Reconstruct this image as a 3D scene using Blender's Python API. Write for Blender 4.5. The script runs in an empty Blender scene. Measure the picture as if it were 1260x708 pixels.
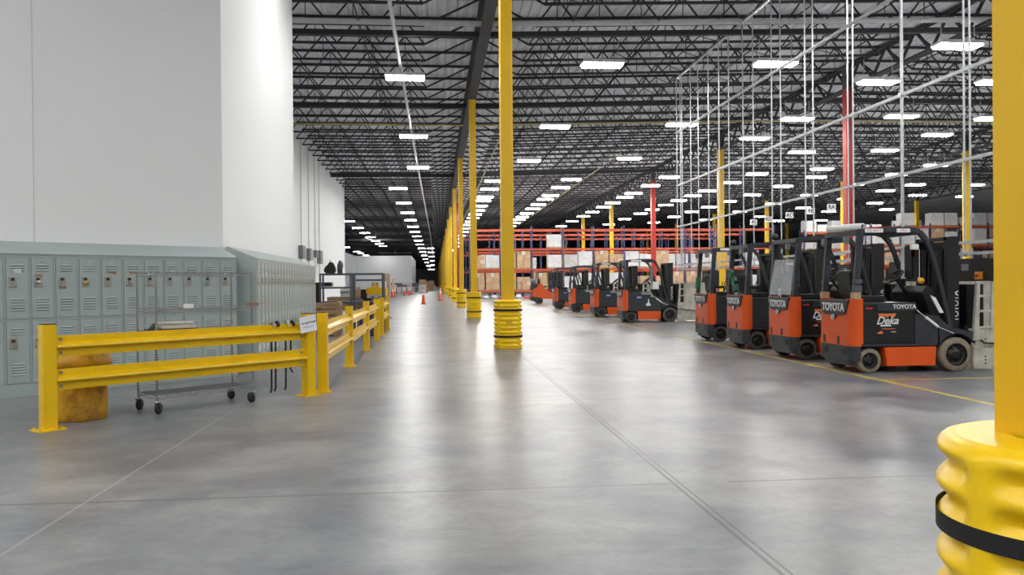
import bpy, bmesh, math, random
from mathutils import Vector, Matrix
random.seed(7)
PI = math.pi
scene = bpy.context.scene
COL = scene.collection

# ------------------------------------------------------------ camera, world, exposure
cam_data = bpy.data.cameras.new('camera'); cam = bpy.data.objects.new('camera', cam_data); COL.objects.link(cam)
cam_data.sensor_width = 36.0; cam_data.lens = 1028.8 / 1260 * 36.0
cam_data.clip_start = 0.05; cam_data.clip_end = 1500
F = Vector((0.09145036, 0.99579486, -0.00542403)); R = Vector((0.99575996, -0.09149884, -0.00949009)); U = Vector((0.00994648, 0.00453316, 0.99994026))
cam.matrix_world = Matrix(((R.x, U.x, -F.x, 0.0), (R.y, U.y, -F.y, 0.0), (R.z, U.z, -F.z, 1.3526), (0, 0, 0, 1)))
scene.camera = cam
world = bpy.data.worlds.new('world'); scene.world = world; world.use_nodes = True
world.node_tree.nodes['Background'].inputs[0].default_value = (0.8, 0.88, 1, 1)
world.node_tree.nodes['Background'].inputs[1].default_value = 0.3
scene.view_settings.view_transform = 'Standard'; scene.view_settings.look = 'None'
scene.view_settings.gamma = 1.0; scene.view_settings.use_curve_mapping = False
scene.view_settings.exposure = 1.17
scene.cycles.max_bounces = 8; scene.cycles.diffuse_bounces = 5
scene.cycles.sample_clamp_indirect = 6
LAMP = 38.0

# ------------------------------------------------------------ materials
def nodes(name):
    m = bpy.data.materials.new(name); m.use_nodes = True
    return m, m.node_tree.nodes, m.node_tree.links, m.node_tree.nodes['Principled BSDF']
def mat(name, c, rough=0.5, metal=0.0, var=0.06, scale=6.0, dirt=None, dirt_amt=0.0, bump=0.0, coat=0.0):
    m, N, L, b = nodes(name)
    b.inputs['Roughness'].default_value = rough; b.inputs['Metallic'].default_value = metal
    if coat: b.inputs['Coat Weight'].default_value = coat
    tc = N.new('ShaderNodeTexCoord'); nz = N.new('ShaderNodeTexNoise')
    nz.inputs['Scale'].default_value = scale; nz.inputs['Detail'].default_value = 5
    L.new(tc.outputs['Object'], nz.inputs['Vector'])
    r = N.new('ShaderNodeValToRGB'); L.new(nz.outputs['Fac'], r.inputs['Fac'])
    r.color_ramp.elements[0].position = 0.35; r.color_ramp.elements[1].position = 0.65
    r.color_ramp.elements[0].color = [x * (1 - var) for x in c] + [1]; r.color_ramp.elements[1].color = [min(1, x * (1 + var)) for x in c] + [1]
    out = r.outputs['Color']
    if dirt:
        n2 = N.new('ShaderNodeTexNoise'); n2.inputs['Scale'].default_value = scale * 0.6; n2.inputs['Detail'].default_value = 8; n2.inputs['Roughness'].default_value = 0.7
        L.new(tc.outputs['Object'], n2.inputs['Vector'])
        r2 = N.new('ShaderNodeValToRGB'); r2.color_ramp.elements[0].position = 0.46; r2.color_ramp.elements[1].position = 0.66
        r2.color_ramp.elements[1].color = (dirt_amt,) * 3 + (1,)
        L.new(n2.outputs['Fac'], r2.inputs['Fac'])
        mx = N.new('ShaderNodeMix'); mx.data_type = 'RGBA'; L.new(r2.outputs['Color'], mx.inputs['Factor'])
        L.new(out, mx.inputs[6]); mx.inputs[7].default_value = list(dirt) + [1]; out = mx.outputs[2]
    L.new(out, b.inputs['Base Color'])
    if bump:
        bp = N.new('ShaderNodeBump'); bp.inputs['Strength'].default_value = bump; L.new(nz.outputs['Fac'], bp.inputs['Height']); L.new(bp.outputs['Normal'], b.inputs['Normal'])
    return m
def emit(name, c, s):
    m, N, L, b = nodes(name)
    b.inputs['Base Color'].default_value = (0.8, 0.8, 0.8, 1)
    b.inputs['Emission Color'].default_value = list(c) + [1]; b.inputs['Emission Strength'].default_value = s
    return m
M = {}
M['yellow'] = mat('safety_yellow_paint', (0.80, 0.50, 0.0), 0.35, var=0.04)
M['col_yellow'] = mat('column_yellow_paint', (0.78, 0.47, 0.005), 0.4, var=0.03, scale=2)
M['guard_yellow'] = mat('guard_plastic', (0.93, 0.60, 0.0), 0.38, var=0.03, scale=3)
M['bin_yellow'] = mat('bin_plastic', (0.62, 0.33, 0.005), 0.5, var=0.12, scale=5, dirt=(0.13, 0.055, 0.015), dirt_amt=0.9)
M['red'] = mat('column_red_paint', (0.42, 0.022, 0.014), 0.4, var=0.05, scale=2)
M['col_grey'] = mat('column_grey_primer', (0.06, 0.06, 0.065), 0.6)
M['black'] = mat('black_paint', (0.006, 0.006, 0.0065), 0.45, var=0.2)
M['strap'] = mat('strap_black', (0.008, 0.008, 0.009), 0.7)
M['steel_dark'] = mat('roof_steel', (0.03, 0.03, 0.034), 0.7, var=0.1)
M['girder'] = mat('girder_primer', (0.05, 0.048, 0.05), 0.6, var=0.1)
M['deck'] = mat('roof_deck_metal', (0.80, 0.82, 0.86), 0.5, metal=0.0, var=0.1, scale=0.6)
M['galv'] = mat('galvanised_strut', (0.58, 0.60, 0.62), 0.38, metal=0.7, var=0.1)
M['chrome'] = mat('chrome_wire', (0.36, 0.36, 0.36), 0.3, metal=0.9)
M['locker'] = mat('locker_enamel', (0.36, 0.425, 0.425), 0.38, var=0.03, scale=3)
M['locker_dark'] = mat('louver_shadow_gap', (0.10, 0.12, 0.12), 0.5)
M['brushed'] = mat('brushed_steel', (0.62, 0.60, 0.56), 0.3, metal=0.9)
M['kraft'] = mat('brown_tape', (0.33, 0.19, 0.10), 0.6)
M['paper'] = mat('white_paper', (0.82, 0.83, 0.86), 0.6, var=0.02)
M['ink'] = mat('ink', (0.03, 0.03, 0.05), 0.6)
M['orange'] = mat('truck_orange', (0.72, 0.092, 0.008), 0.35, var=0.04, scale=3)
M['tgrey'] = mat('truck_grey', (0.030, 0.034, 0.041), 0.4, var=0.08)
M['tblack'] = mat('battery_black', (0.009, 0.008, 0.0075), 0.42, var=0.2)
M['letter'] = mat('silver_lettering', (0.72, 0.74, 0.75), 0.4)
M['tyre_tan'] = mat('dusty_tyre', (0.23, 0.19, 0.14), 0.8, var=0.15, scale=20)
M['tyre'] = mat('grey_tyre', (0.085, 0.08, 0.075), 0.8, var=0.15, scale=20)
M['rubber'] = mat('black_rubber', (0.015, 0.015, 0.015), 0.6)
M['clamp'] = mat('clamp_beige', (0.50, 0.48, 0.42), 0.5, var=0.1, dirt=(0.2, 0.17, 0.13), dirt_amt=0.5)
M['rack_orange'] = mat('rack_orange', (0.40, 0.062, 0.024), 0.5)
M['rack_blue'] = mat('rack_blue', (0.02, 0.03, 0.11), 0.45)
M['carton'] = mat('cardboard', (0.44, 0.29, 0.17), 0.7, var=0.15, scale=2)
M['carton2'] = mat('pale_cardboard', (0.58, 0.47, 0.36), 0.7, var=0.12, scale=2)
M['wrap'] = mat('white_wrap', (0.52, 0.52, 0.53), 0.4, var=0.1, scale=3)
M['wood'] = mat('pallet_wood', (0.34, 0.22, 0.12), 0.75, var=0.2)
M['cone'] = mat('cone_orange', (0.85, 0.09, 0.015), 0.5)
M['white'] = mat('white_plastic', (0.8, 0.8, 0.8), 0.4, var=0.02)
M['shelf'] = mat('shelf_slate', (0.075, 0.085, 0.105), 0.45)
M['navy'] = mat('navy_plastic', (0.02, 0.03, 0.10), 0.5)
M['green'] = mat('green_fabric', (0.02, 0.12, 0.06), 0.7)
M['boxgrey'] = mat('enclosure_grey', (0.20, 0.21, 0.22), 0.5)
M['linered'] = mat('deep_red', (0.5, 0.02, 0.02), 0.5)
M['pipe_y'] = mat('pipe_cream', (0.42, 0.36, 0.16), 0.5)
M['pipe_w'] = mat('pipe_white', (0.62, 0.62, 0.62), 0.4)
M['fixture'] = mat('fixture_white', (0.7, 0.7, 0.7), 0.5)
M['lamp'] = emit('lamp_diffuser', (1.0, 0.985, 0.95), LAMP)
M['lamp_far'] = emit('dimmer_lamp_diffuser', (1.0, 0.985, 0.95), 30.0)
M['decal_blue'] = mat('decal_blue', (0.05, 0.14, 0.42), 0.5)
M['decal_orange'] = mat('decal_orange', (0.75, 0.20, 0.05), 0.5)
M['line'] = mat('floor_line_yellow', (0.62, 0.45, 0.06), 0.4, var=0.15, scale=3, dirt=(0.25, 0.24, 0.2), dirt_amt=0.5)

# clear plastic sheet
m, N, L, b = nodes('clear_sheet'); M['clear'] = m
b.inputs['Base Color'].default_value = (0.75, 0.8, 0.85, 1); b.inputs['Roughness'].default_value = 0.12; b.inputs['Alpha'].default_value = 0.28
# walls
def wall_mat(name, c, seam, rough=0.55):
    m, N, L, b = nodes(name)
    b.inputs['Roughness'].default_value = rough
    tc = N.new('ShaderNodeTexCoord'); nz = N.new('ShaderNodeTexNoise'); nz.inputs['Scale'].default_value = 0.5; nz.inputs['Detail'].default_value = 4
    L.new(tc.outputs['Object'], nz.inputs['Vector'])
    r = N.new('ShaderNodeValToRGB'); L.new(nz.outputs['Fac'], r.inputs['Fac'])
    r.color_ramp.elements[0].color = [x * 0.97 for x in c] + [1]; r.color_ramp.elements[1].color = list(c) + [1]
    L.new(r.outputs['Color'], b.inputs['Base Color'])
    return m
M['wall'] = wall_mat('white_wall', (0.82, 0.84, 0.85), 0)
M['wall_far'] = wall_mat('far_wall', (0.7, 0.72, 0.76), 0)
# polished concrete floor
m, N, L, b = nodes('polished_concrete'); M['floor'] = m
tc = N.new('ShaderNodeTexCoord'); sep = N.new('ShaderNodeSeparateXYZ'); L.new(tc.outputs['Object'], sep.inputs[0])
def noise(scale, detail, rough=0.6, vec=None, dist=0.0):
    n = N.new('ShaderNodeTexNoise'); n.inputs['Scale'].default_value = scale; n.inputs['Detail'].default_value = detail
    n.inputs['Roughness'].default_value = rough; n.inputs['Distortion'].default_value = dist
    L.new(vec or tc.outputs['Object'], n.inputs['Vector']); return n
def ramp(src, p0, c0, p1, c1):
    r = N.new('ShaderNodeValToRGB'); L.new(src, r.inputs['Fac']); e = r.color_ramp.elements
    e[0].position = p0; e[0].color = list(c0) + [1]; e[1].position = p1; e[1].color = list(c1) + [1]; return r.outputs['Color']
def mixc(fac, a, bb, mode='MIX'):
    x = N.new('ShaderNodeMix'); x.data_type = 'RGBA'; x.blend_type = mode
    if isinstance(fac, float): x.inputs['Factor'].default_value = fac
    else: L.new(fac, x.inputs['Factor'])
    L.new(a, x.inputs[6])
    if isinstance(bb, tuple): x.inputs[7].default_value = list(bb) + [1]
    else: L.new(bb, x.inputs[7])
    return x.outputs[2]
def mth(op, a, bv=None):
    x = N.new('ShaderNodeMath'); x.operation = op
    for i, v in enumerate((a, bv)):
        if v is None: continue
        if isinstance(v, (int, float)): x.inputs[i].default_value = v
        else: L.new(v, x.inputs[i])
    return x.outputs[0]
n1 = noise(0.6, 7, 0.6, dist=0.5); n2 = noise(2.2, 6, 0.6, dist=0.4); n3 = noise(14, 6, 0.7)
base = ramp(n1.outputs['Fac'], 0.36, (0.135, 0.145, 0.168), 0.64, (0.285, 0.287, 0.292))
v2 = ramp(n2.outputs['Fac'], 0.32, (0.78, 0.79, 0.81), 0.70, (1.16, 1.16, 1.15))
base = mixc(1.0, base, v2, 'MULTIPLY')
v3 = ramp(n3.outputs['Fac'], 0.35, (0.88, 0.88, 0.88), 0.7, (1.08, 1.08, 1.08))
base = mixc(1.0, base, v3, 'MULTIPLY')
warm = noise(0.16, 3, 0.5); wf = ramp(warm.outputs['Fac'], 0.45, (0, 0, 0), 0.62, (0.5, 0.5, 0.5))  # warm tint painted in for a reflected warm hue, spread by noise
base = mixc(wf, base, mixc(1.0, base, (1.08, 1.0, 0.86), 'MULTIPLY'))
# saw-cut joints
def joint(coord, at, w):
    return mth('LESS_THAN', mth('ABSOLUTE', mth('SUBTRACT', coord, at)), w)
X, Y = sep.outputs[0], sep.outputs[1]
j = joint(X, 1.575, 0.012)
j = mth('MAXIMUM', j, joint(X, 1.62, 0.008))
j = mth('MAXIMUM', j, joint(X, 1.575 + 5.08, 0.006))
yj = mth('ABSOLUTE', mth('SUBTRACT', mth('MODULO', mth('ADD', Y, 406.015 - 5.46), 4.06), 0.0))
yj = mth('LESS_THAN', yj, 0.034)
brk = noise(0.9, 3); yj = mth('MULTIPLY', yj, mth('GREATER_THAN', brk.outputs['Fac'], 0.40))
base = mixc(mth('MULTIPLY', j, 0.85), base, (0.06, 0.06, 0.06))
base = mixc(mth('MULTIPLY', yj, 0.75), base, (0.11, 0.11, 0.105))
xl = mth('MULTIPLY', joint(X, -2.2, 0.010), 0.5); base = mixc(xl, base, (0.42, 0.42, 0.40))
# pale scuffs
map1 = N.new('ShaderNodeMapping'); map1.inputs['Scale'].default_value = (0.9, 5.0, 1); map1.inputs['Rotation'].default_value = (0, 0, 0.3); L.new(tc.outputs['Object'], map1.inputs[0])
sc = noise(1.6, 9, 0.75, vec=map1.outputs[0], dist=1.2); sf = ramp(sc.outputs['Fac'], 0.58, (0, 0, 0), 0.74, (0.4, 0.4, 0.4))
base = mixc(sf, base, (0.42, 0.42, 0.42))
L.new(base, b.inputs['Base Color'])
rr = ramp(n1.outputs['Fac'], 0.3, (0.29, 0.29, 0.29), 0.72, (0.335, 0.335, 0.335)); L.new(rr, b.inputs['Roughness'])
bp = N.new('ShaderNodeBump'); bp.inputs['Strength'].default_value = 0.025; bp.inputs['Distance'].default_value = 0.02
nb = noise(6, 3, 0.5); L.new(nb.outputs['Fac'], bp.inputs['Height']); L.new(bp.outputs['Normal'], b.inputs['Normal'])
b.inputs['Specular IOR Level'].default_value = 0.24

# ------------------------------------------------------------ mesh helpers
class MB:
    def __init__(s): s.v = []; s.f = []; s.mi = []; s.m = 0; s.sm = []
    def add(s, vs, fs, smooth=False):
        o = len(s.v); s.v += [tuple(v) for v in vs]; s.f += [tuple(i + o for i in f) for f in fs]; s.mi += [s.m] * len(fs); s.sm += [smooth] * len(fs); return s
    def box(s, x0, x1, y0, y1, z0, z1):
        return s.add([(x, y, z) for x in (x0, x1) for y in (y0, y1) for z in (z0, z1)],
            [(0, 1, 3, 2), (4, 6, 7, 5), (0, 4, 5, 1), (2, 3, 7, 6), (0, 2, 6, 4), (1, 5, 7, 3)])
    def obox(s, c, ax, ay, az, hx, hy, hz):
        c, ax, ay, az = map(Vector, (c, ax, ay, az))
        return s.add([c + ax * hx * i + ay * hy * j + az * hz * k for i in (-1, 1) for j in (-1, 1) for k in (-1, 1)],
            [(0, 1, 3, 2), (4, 6, 7, 5), (0, 4, 5, 1), (2, 3, 7, 6), (0, 2, 6, 4), (1, 5, 7, 3)])
    def bar(s, a, b, w, h=None, up=(0, 0, 1)):
        a, b = Vector(a), Vector(b); d = b - a; l = d.length; d.normalize(); u = Vector(up)
        if abs(d.dot(u)) > 0.98: u = Vector((1, 0, 0))
        sx = d.cross(u).normalized(); u = sx.cross(d).normalized()
        return s.obox((a + b) / 2, d, sx, u, l / 2, w / 2, (h or w) / 2)
    def tube(s, pts, r, n=8, caps=True, smooth=True):
        pts = [Vector(p) for p in pts]; rs = r if isinstance(r, (list, tuple)) else [r] * len(pts)
        vs = []; prev = None
        for i, p in enumerate(pts):
            d = (pts[min(i + 1, len(pts) - 1)] - pts[max(i - 1, 0)]).normalized()
            if prev is None:
                u = Vector((0, 0, 1)) if abs(d.z) < 0.9 else Vector((1, 0, 0)); u = (u - d * u.dot(d)).normalized()
            else: u = (prev - d * prev.dot(d)).normalized()
            prev = u; w = d.cross(u)
            vs += [p + (u * math.cos(2 * PI * k / n) + w * math.sin(2 * PI * k / n)) * rs[i] for k in range(n)]
        fs = [(i * n + k, i * n + (k + 1) % n, (i + 1) * n + (k + 1) % n, (i + 1) * n + k) for i in range(len(pts) - 1) for k in range(n)]
        s.add(vs, fs, smooth)
        if caps: s.add([vs[k] for k in range(n)], [tuple(range(n))[::-1]]); s.add([vs[-n + k] for k in range(n)], [tuple(range(n))])
        return s
    def lathe(s, prof, c=(0, 0, 0), axis='z', n=24, smooth=True, caps=False):
        vs = []
        for r, h in prof:
            for k in range(n):
                a = 2 * PI * k / n; x, y = r * math.cos(a), r * math.sin(a)
                vs.append({'z': (c[0] + x, c[1] + y, c[2] + h), 'y': (c[0] + x, c[1] + h, c[2] + y), 'x': (c[0] + h, c[1] + x, c[2] + y)}[axis])
        fs = [(i * n + k, i * n + (k + 1) % n, (i + 1) * n + (k + 1) % n, (i + 1) * n + k) for i in range(len(prof) - 1) for k in range(n)]
        s.add(vs, fs, smooth)
        if caps: s.add(vs[:n], [tuple(range(n))]); s.add(vs[-n:], [tuple(range(n))])
        return s
    def prism(s, poly, a0, a1, axis='y'):
        n = len(poly)
        def P(u, v, t): return {'y': (u, t, v), 'x': (t, u, v), 'z': (u, v, t)}[axis]
        return s.add([P(u, v, a0) for u, v in poly] + [P(u, v, a1) for u, v in poly],
            [tuple(range(n)), tuple(range(2 * n - 1, n - 1, -1))] + [(i, (i + 1) % n, n + (i + 1) % n, n + i) for i in range(n)])
    def mesh(s, name, mats, bevel=0.0):
        me = bpy.data.meshes.new(name); me.from_pydata(s.v, [], s.f)
        for x in (mats if isinstance(mats, (list, tuple)) else [mats]): me.materials.append(x)
        for p, i, q in zip(me.polygons, s.mi, s.sm): p.material_index = i; p.use_smooth = q
        bm = bmesh.new(); bm.from_mesh(me); bmesh.ops.recalc_face_normals(bm, faces=bm.faces)
        if bevel:
            bmesh.ops.bevel(bm, geom=[e for e in bm.edges if e.is_manifold and e.calc_face_angle(0) > 0.6], offset=bevel, segments=2, affect='EDGES', clamp_overlap=True)
        bm.to_mesh(me); bm.free(); me.update(); return me
def obj(name, me, parent=None, loc=None, label=None, mats=None, bevel=0.0, mw=None):
    if isinstance(me, MB): me = me.mesh(name, mats, bevel)
    o = bpy.data.objects.new(name, me); COL.objects.link(o)
    if parent: o.parent = parent
    if loc is not None: o.location = loc
    if label: o['label'] = label
    return o
def tag(o, label, cat, group=None, kind=None):
    o['label'] = label; o['category'] = cat
    if group: o['group'] = group
    if kind: o['kind'] = kind
    return o
def struct(o): o['kind'] = 'structure'; return o
def thing(name, loc, label, cat, rz=0.0, group=None, kind=None):
    o = bpy.data.objects.new(name, None); COL.objects.link(o); o.location = loc; o.rotation_euler = (0, 0, rz)
    o.empty_display_size = 0.1
    return tag(o, label, cat, group, kind)
def copy_tree(o, parent=None):
    c = o.copy(); COL.objects.link(c); c.parent = parent
    for ch in list(o.children): copy_tree(ch, c)
    return c
CACHE = {}
def cached(key, fn):
    if key not in CACHE: CACHE[key] = fn()
    return CACHE[key]
_dg = None
def text_mesh(name, s, size, m, extrude=0.002, italic=0.0, align='CENTER', bold=0.0):
    cu = bpy.data.curves.new(name, 'FONT'); cu.body = s; cu.size = size; cu.extrude = extrude; cu.shear = italic; cu.offset = bold
    cu.align_x = align; cu.align_y = 'CENTER'
    t = bpy.data.objects.new(name, cu); COL.objects.link(t); bpy.context.view_layer.update()
    dg = bpy.context.evaluated_depsgraph_get(); me = bpy.data.meshes.new_from_object(t.evaluated_get(dg))
    bpy.data.objects.remove(t); me.materials.clear(); me.materials.append(m); me.name = name
    return me
ORD = 'first second third fourth fifth sixth seventh eighth ninth tenth eleventh twelfth thirteenth fourteenth fifteenth sixteenth seventeenth eighteenth nineteenth twentieth'.split()
TENS = ['', '', 'twenty', 'thirty', 'forty', 'fifty', 'sixty']
def nth(i):
    if i < 20: return ORD[i]
    t, u = divmod(i + 1, 10)
    return (TENS[t][:-1] + 'ieth') if u == 0 else TENS[t] + '-' + ORD[u - 1]

# ------------------------------------------------------------ the room
S = 15.24
CX = [1.497 + S * i for i in range(5)]          # column rows
CY = [1.828] + [17.29 + S * i for i in range(0, 36)]
def zdeck(x): return 9.65 + 0.46 * min(1.0, max(0.0, (x - 1.497) / S))
def quad(name, vs, m):
    mb = MB(); mb.add(vs, [tuple(range(len(vs)))]); return struct(obj(name, mb, mats=m))
floor = struct(obj('floor', MB().box(-45, 90, -30, 570, -0.3, 0.0), mats=M['floor']))
def wallbox(name, a, b, z1, m, t=0.25, side=1):
    # wall from a to b, thickness away from the aisle
    a, b = Vector((a[0], a[1], 0)), Vector((b[0], b[1], 0)); d = (b - a).normalized(); n = Vector((-d.y, d.x, 0)) * side
    vs = [a, b, b + n * t, a + n * t]
    mb = MB().prism([(v.x, v.y) for v in vs], 0, z1, 'z'); return struct(obj(name, mb, mats=m))
wallbox('wall_diagonal', (-14.0, 2.5), (-3.25, 13.25), 9.6, M['wall'])
wallbox('wall_aisle', (-3.25, 13.25), (-3.25, 19.85), 9.6, M['wall'])
wallbox('wall_return', (-3.51, 19.85), (-7.0, 19.85), 9.6, M['wall'])
wallbox('wall_left', (-7.0, 19.85), (-7.0, 66.5), 9.6, M['wall'])
wallbox('wall_corner', (-7.0, 66.5), (-14.0, 66.5), 9.6, M['wall'])
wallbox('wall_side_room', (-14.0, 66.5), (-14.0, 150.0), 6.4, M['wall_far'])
struct(obj('wall_office', MB().box(-14.2, -4.2, 150, 185, 0, 6.4), mats=M['wall']))
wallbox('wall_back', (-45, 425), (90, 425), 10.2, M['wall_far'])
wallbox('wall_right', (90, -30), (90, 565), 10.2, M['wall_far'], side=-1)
wallbox('wall_behind', (-45, -30), (90, -30), 10.2, M['wall'], side=-1)
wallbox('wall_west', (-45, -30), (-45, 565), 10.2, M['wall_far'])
# seams on the diagonal wall: a thin vertical groove line
gx_, gy_ = -5.16, 11.34
mb = MB(); mb.obox((gx_ + 0.0, gy_ + 0.0, 5.7), (0.7071, 0.7071, 0), (-0.7071, 0.7071, 0), (0, 0, 1), 0.006, 0.004, 3.8)
struct(obj('trim_1', mb, mats=M['pipe_w'])).location = (0.002, -0.002, 0)

# ceiling deck with real ribs
def deck(name, x0, x1, y0, y1, p=0.30, h=0.045):
    xs = []; x = x0
    while x < x1:
        xs += [(x, 0), (x + p * 0.42, 0), (x + p * 0.55, h), (x + p * 0.87, h)]; x += p
    vs = []; n = len(xs)
    for y in (y0, y1): vs += [(a, y, zdeck(a) + b_) for a, b_ in xs]
    mb = MB(); mb.add(vs, [(i, i + 1, n + i + 1, n + i) for i in range(n - 1)]); return struct(obj(name, mb, mats=M['deck']))
deck('ceiling', -45, 90, -30, 140)
mb = MB(); xs = [-45, 1.497, 16.737, 90]
mb.add([(x, y, zdeck(x)) for y in (140, 566) for x in xs], [(i, i + 1, 5 + i, 4 + i) for i in range(3)])
struct(obj('ceiling', mb, mats=M['deck']))
struct(obj('ceiling', MB().box(-46, 91, -31, 567, 10.3, 10.5), mats=M['steel_dark']))

# open-web joists
SP = 1.905
def joist_mesh(key, x0, z0, x1, z1, e0, e1, zd=0.80):
    mb = MB(); dx = x1 - x0
    zt = lambda x: z0 + (z1 - z0) * (x - x0) / dx - 0.05
    zb = lambda x: zt(x) - zd
    mb.bar((x0, 0, zt(x0)), (x1, 0, zt(x1)), 0.10, 0.075)
    a, c = x0 + e0, x1 - e1
    mb.bar((a, 0, zb(a)), (c, 0, zb(c)), 0.09, 0.065)
    n = max(1, int(round((c - a) / 1.22))); st = (c - a) / n
    for i in range(n):
        p, q, r_ = a + st * i, a + st * (i + .5), a + st * (i + 1)
        mb.bar((p, 0, zb(p)), (q, 0, zt(q)), 0.042); mb.bar((q, 0, zt(q)), (r_, 0, zb(r_)), 0.042)
        mb.bar((q, 0, zt(q)), (q, 0, zb(q)), 0.022)
    if e0: mb.bar((a, 0, zb(a)), (x0 + 0.1, 0, zt(x0)), 0.05)
    if e1: mb.bar((c, 0, zb(c)), (x1 - 0.1, 0, zt(x1)), 0.05)
    return mb.mesh('joist', M['steel_dark'])
SPANS = [(-20.0, 9.65, CX[0], 9.65, 0.0, 1.75), (CX[0], 9.65, CX[1], 10.11, 1.5, 1.2), (CX[1], 10.11, CX[2], 10.11, 1.2, 1.2), (CX[2], 10.11, CX[3], 10.11, 1.2, 1.2)]
J = [joist_mesh('joist', *s) for s in SPANS]
JL = joist_mesh('joist', -6.95, 9.65, CX[0], 9.65, 0.0, 1.75)
y = 26.15 - 7 * SP; ny = 0
while y < 150:
    for i in range(4):
        if i == 0 and y < 19.9: me = None if y < 19 else JL
        elif i == 0 and y < 66.5: me = JL
        else: me = J[i]
        if i >= 2 and y > 125: me = None
        if me: struct(obj('roof_joist', me, loc=(0, y, 0)))
    y += SP; ny += 1
# joists further away: the chords only
for i, s in enumerate(SPANS):
    mb = MB(); yy = y if i < 2 else 126.0
    while yy < (420 if i < 2 else 300):
        x0, z0, x1, z1 = s[:4]
        mb.bar((x0, yy, z0 - .05), (x1, yy, z1 - .05), .1, .075); mb.bar((x0 + 1, yy, z0 - .85), (x1 - 1, yy, z1 - .85), .09, .065)
        yy += SP
    struct(obj('ceiling_beams', mb, mats=M['steel_dark']))
# bridging rods along the building
for s in SPANS:
    mb = MB(); x0, z0, x1, z1 = s[:4]; n = 5
    for k in range(1, n + 1):
        x = x0 + (x1 - x0) * k / (n + 1); z = z0 + (z1 - z0) * k / (n + 1)
        if x < -6.9: continue
        mb.bar((x, 10, z - .83), (x, 190, z - .83), .03); mb.bar((x, 10, z - .11), (x, 190, z - .11), .03)
        yy = 26.15 - 7 * SP
        while yy < 100:
            mb.bar((x, yy, z - .83), (x, yy + SP, z - .11), .022); yy += SP * (1 if k % 2 else 2)
    struct(obj('ceiling_beam', mb, mats=M['steel_dark']))
# row-one girder: wide-flange beam, rows two and three: joist girders
mb = MB(); x = CX[0]
mb.box(x - .16, x + .16, -10, 560, 8.48, 8.51); mb.box(x - .16, x + .16, -10, 560, 9.44, 9.48); mb.box(x - .012, x + .012, -10, 560, 8.5, 9.45)
struct(obj('ceiling_beam', mb, mats=M['girder']))
for r_ in (1, 2, 3):
    mb = MB(); x = CX[r_]; y0, y1 = 2.05, 200
    for z in (9.08, 10.0):
        mb.bar((x - .09, y0, z), (x - .09, y1, z), .10, .10); mb.bar((x + .09, y0, z), (x + .09, y1, z), .10, .10)
    yy = y0; k = 0
    while yy < y1 - 1:
        a, b_ = (9.08, 10.0) if k % 2 == 0 else (10.0, 9.08)
        mb.bar((x, yy, a), (x, yy + SP / 2, b_), .08); yy += SP / 2; k += 1
    struct(obj('ceiling_beam', mb, mats=M['steel_dark']))
# cross tie beams and the duct across the bays
for (yy, z, h) in ((24.4, 8.60, 0.15), (34.9, 8.74, 0.2), (57.3, 8.74, 0.24)):
    mb = MB(); x0 = -6.95 if yy < 66 else -20
    mb.bar((x0, yy, z), (CX[0], yy, z), .14, h); mb.bar((CX[0], yy, z), (CX[1], yy, z + .42), .14, h); mb.bar((CX[1], yy, z + .42), (80, yy, z + .42), .14, h)
    struct(obj('ceiling_beam', mb, mats=M['steel_dark']))
mb = MB(); mb.tube([(-6.95, 24.0, 8.80), (CX[0], 24.0, 8.80), (CX[1], 24.0, 9.22), (60, 24.0, 9.22)], 0.085, 10)
tag(obj('roof_duct', mb, mats=M['pipe_w']), 'pale round duct crossing under the nearest bays of roof deck', 'duct')
mb = MB(); mb.tube([(-1.08, 8, 8.3), (-1.0, 40, 8.3), (-0.6, 120, 8.3), (-0.5, 200, 8.3)], 0.055, 8)
tag(obj('sprinkler_pipe', mb, mats=M['pipe_w']), 'white sprinkler pipe running the length of the bay between wall and girder', 'pipe')
mb = MB(); mb.tube([(-6.95, 38.4, 8.62), (CX[0], 38.4, 8.6), (CX[1], 38.4, 8.95), (60, 38.4, 8.95)], 0.045, 8)
tag(obj('gas_pipe', mb, mats=M['pipe_y']), 'cream yellow pipe crossing the bays below the joists', 'pipe')
for x, nm in ((3.2, 'thin cream conduit running lengthwise just beside the girder row'), (10.2, 'thin cream conduit running lengthwise over the forklift bay')):
    mb = MB(); mb.tube([(x, 38.5 if x < 5 else 45, 8.4), (x, 180, 8.4)], 0.03, 6); tag(obj('roof_conduit', mb, mats=M['pipe_y']), nm, 'conduit')

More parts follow.
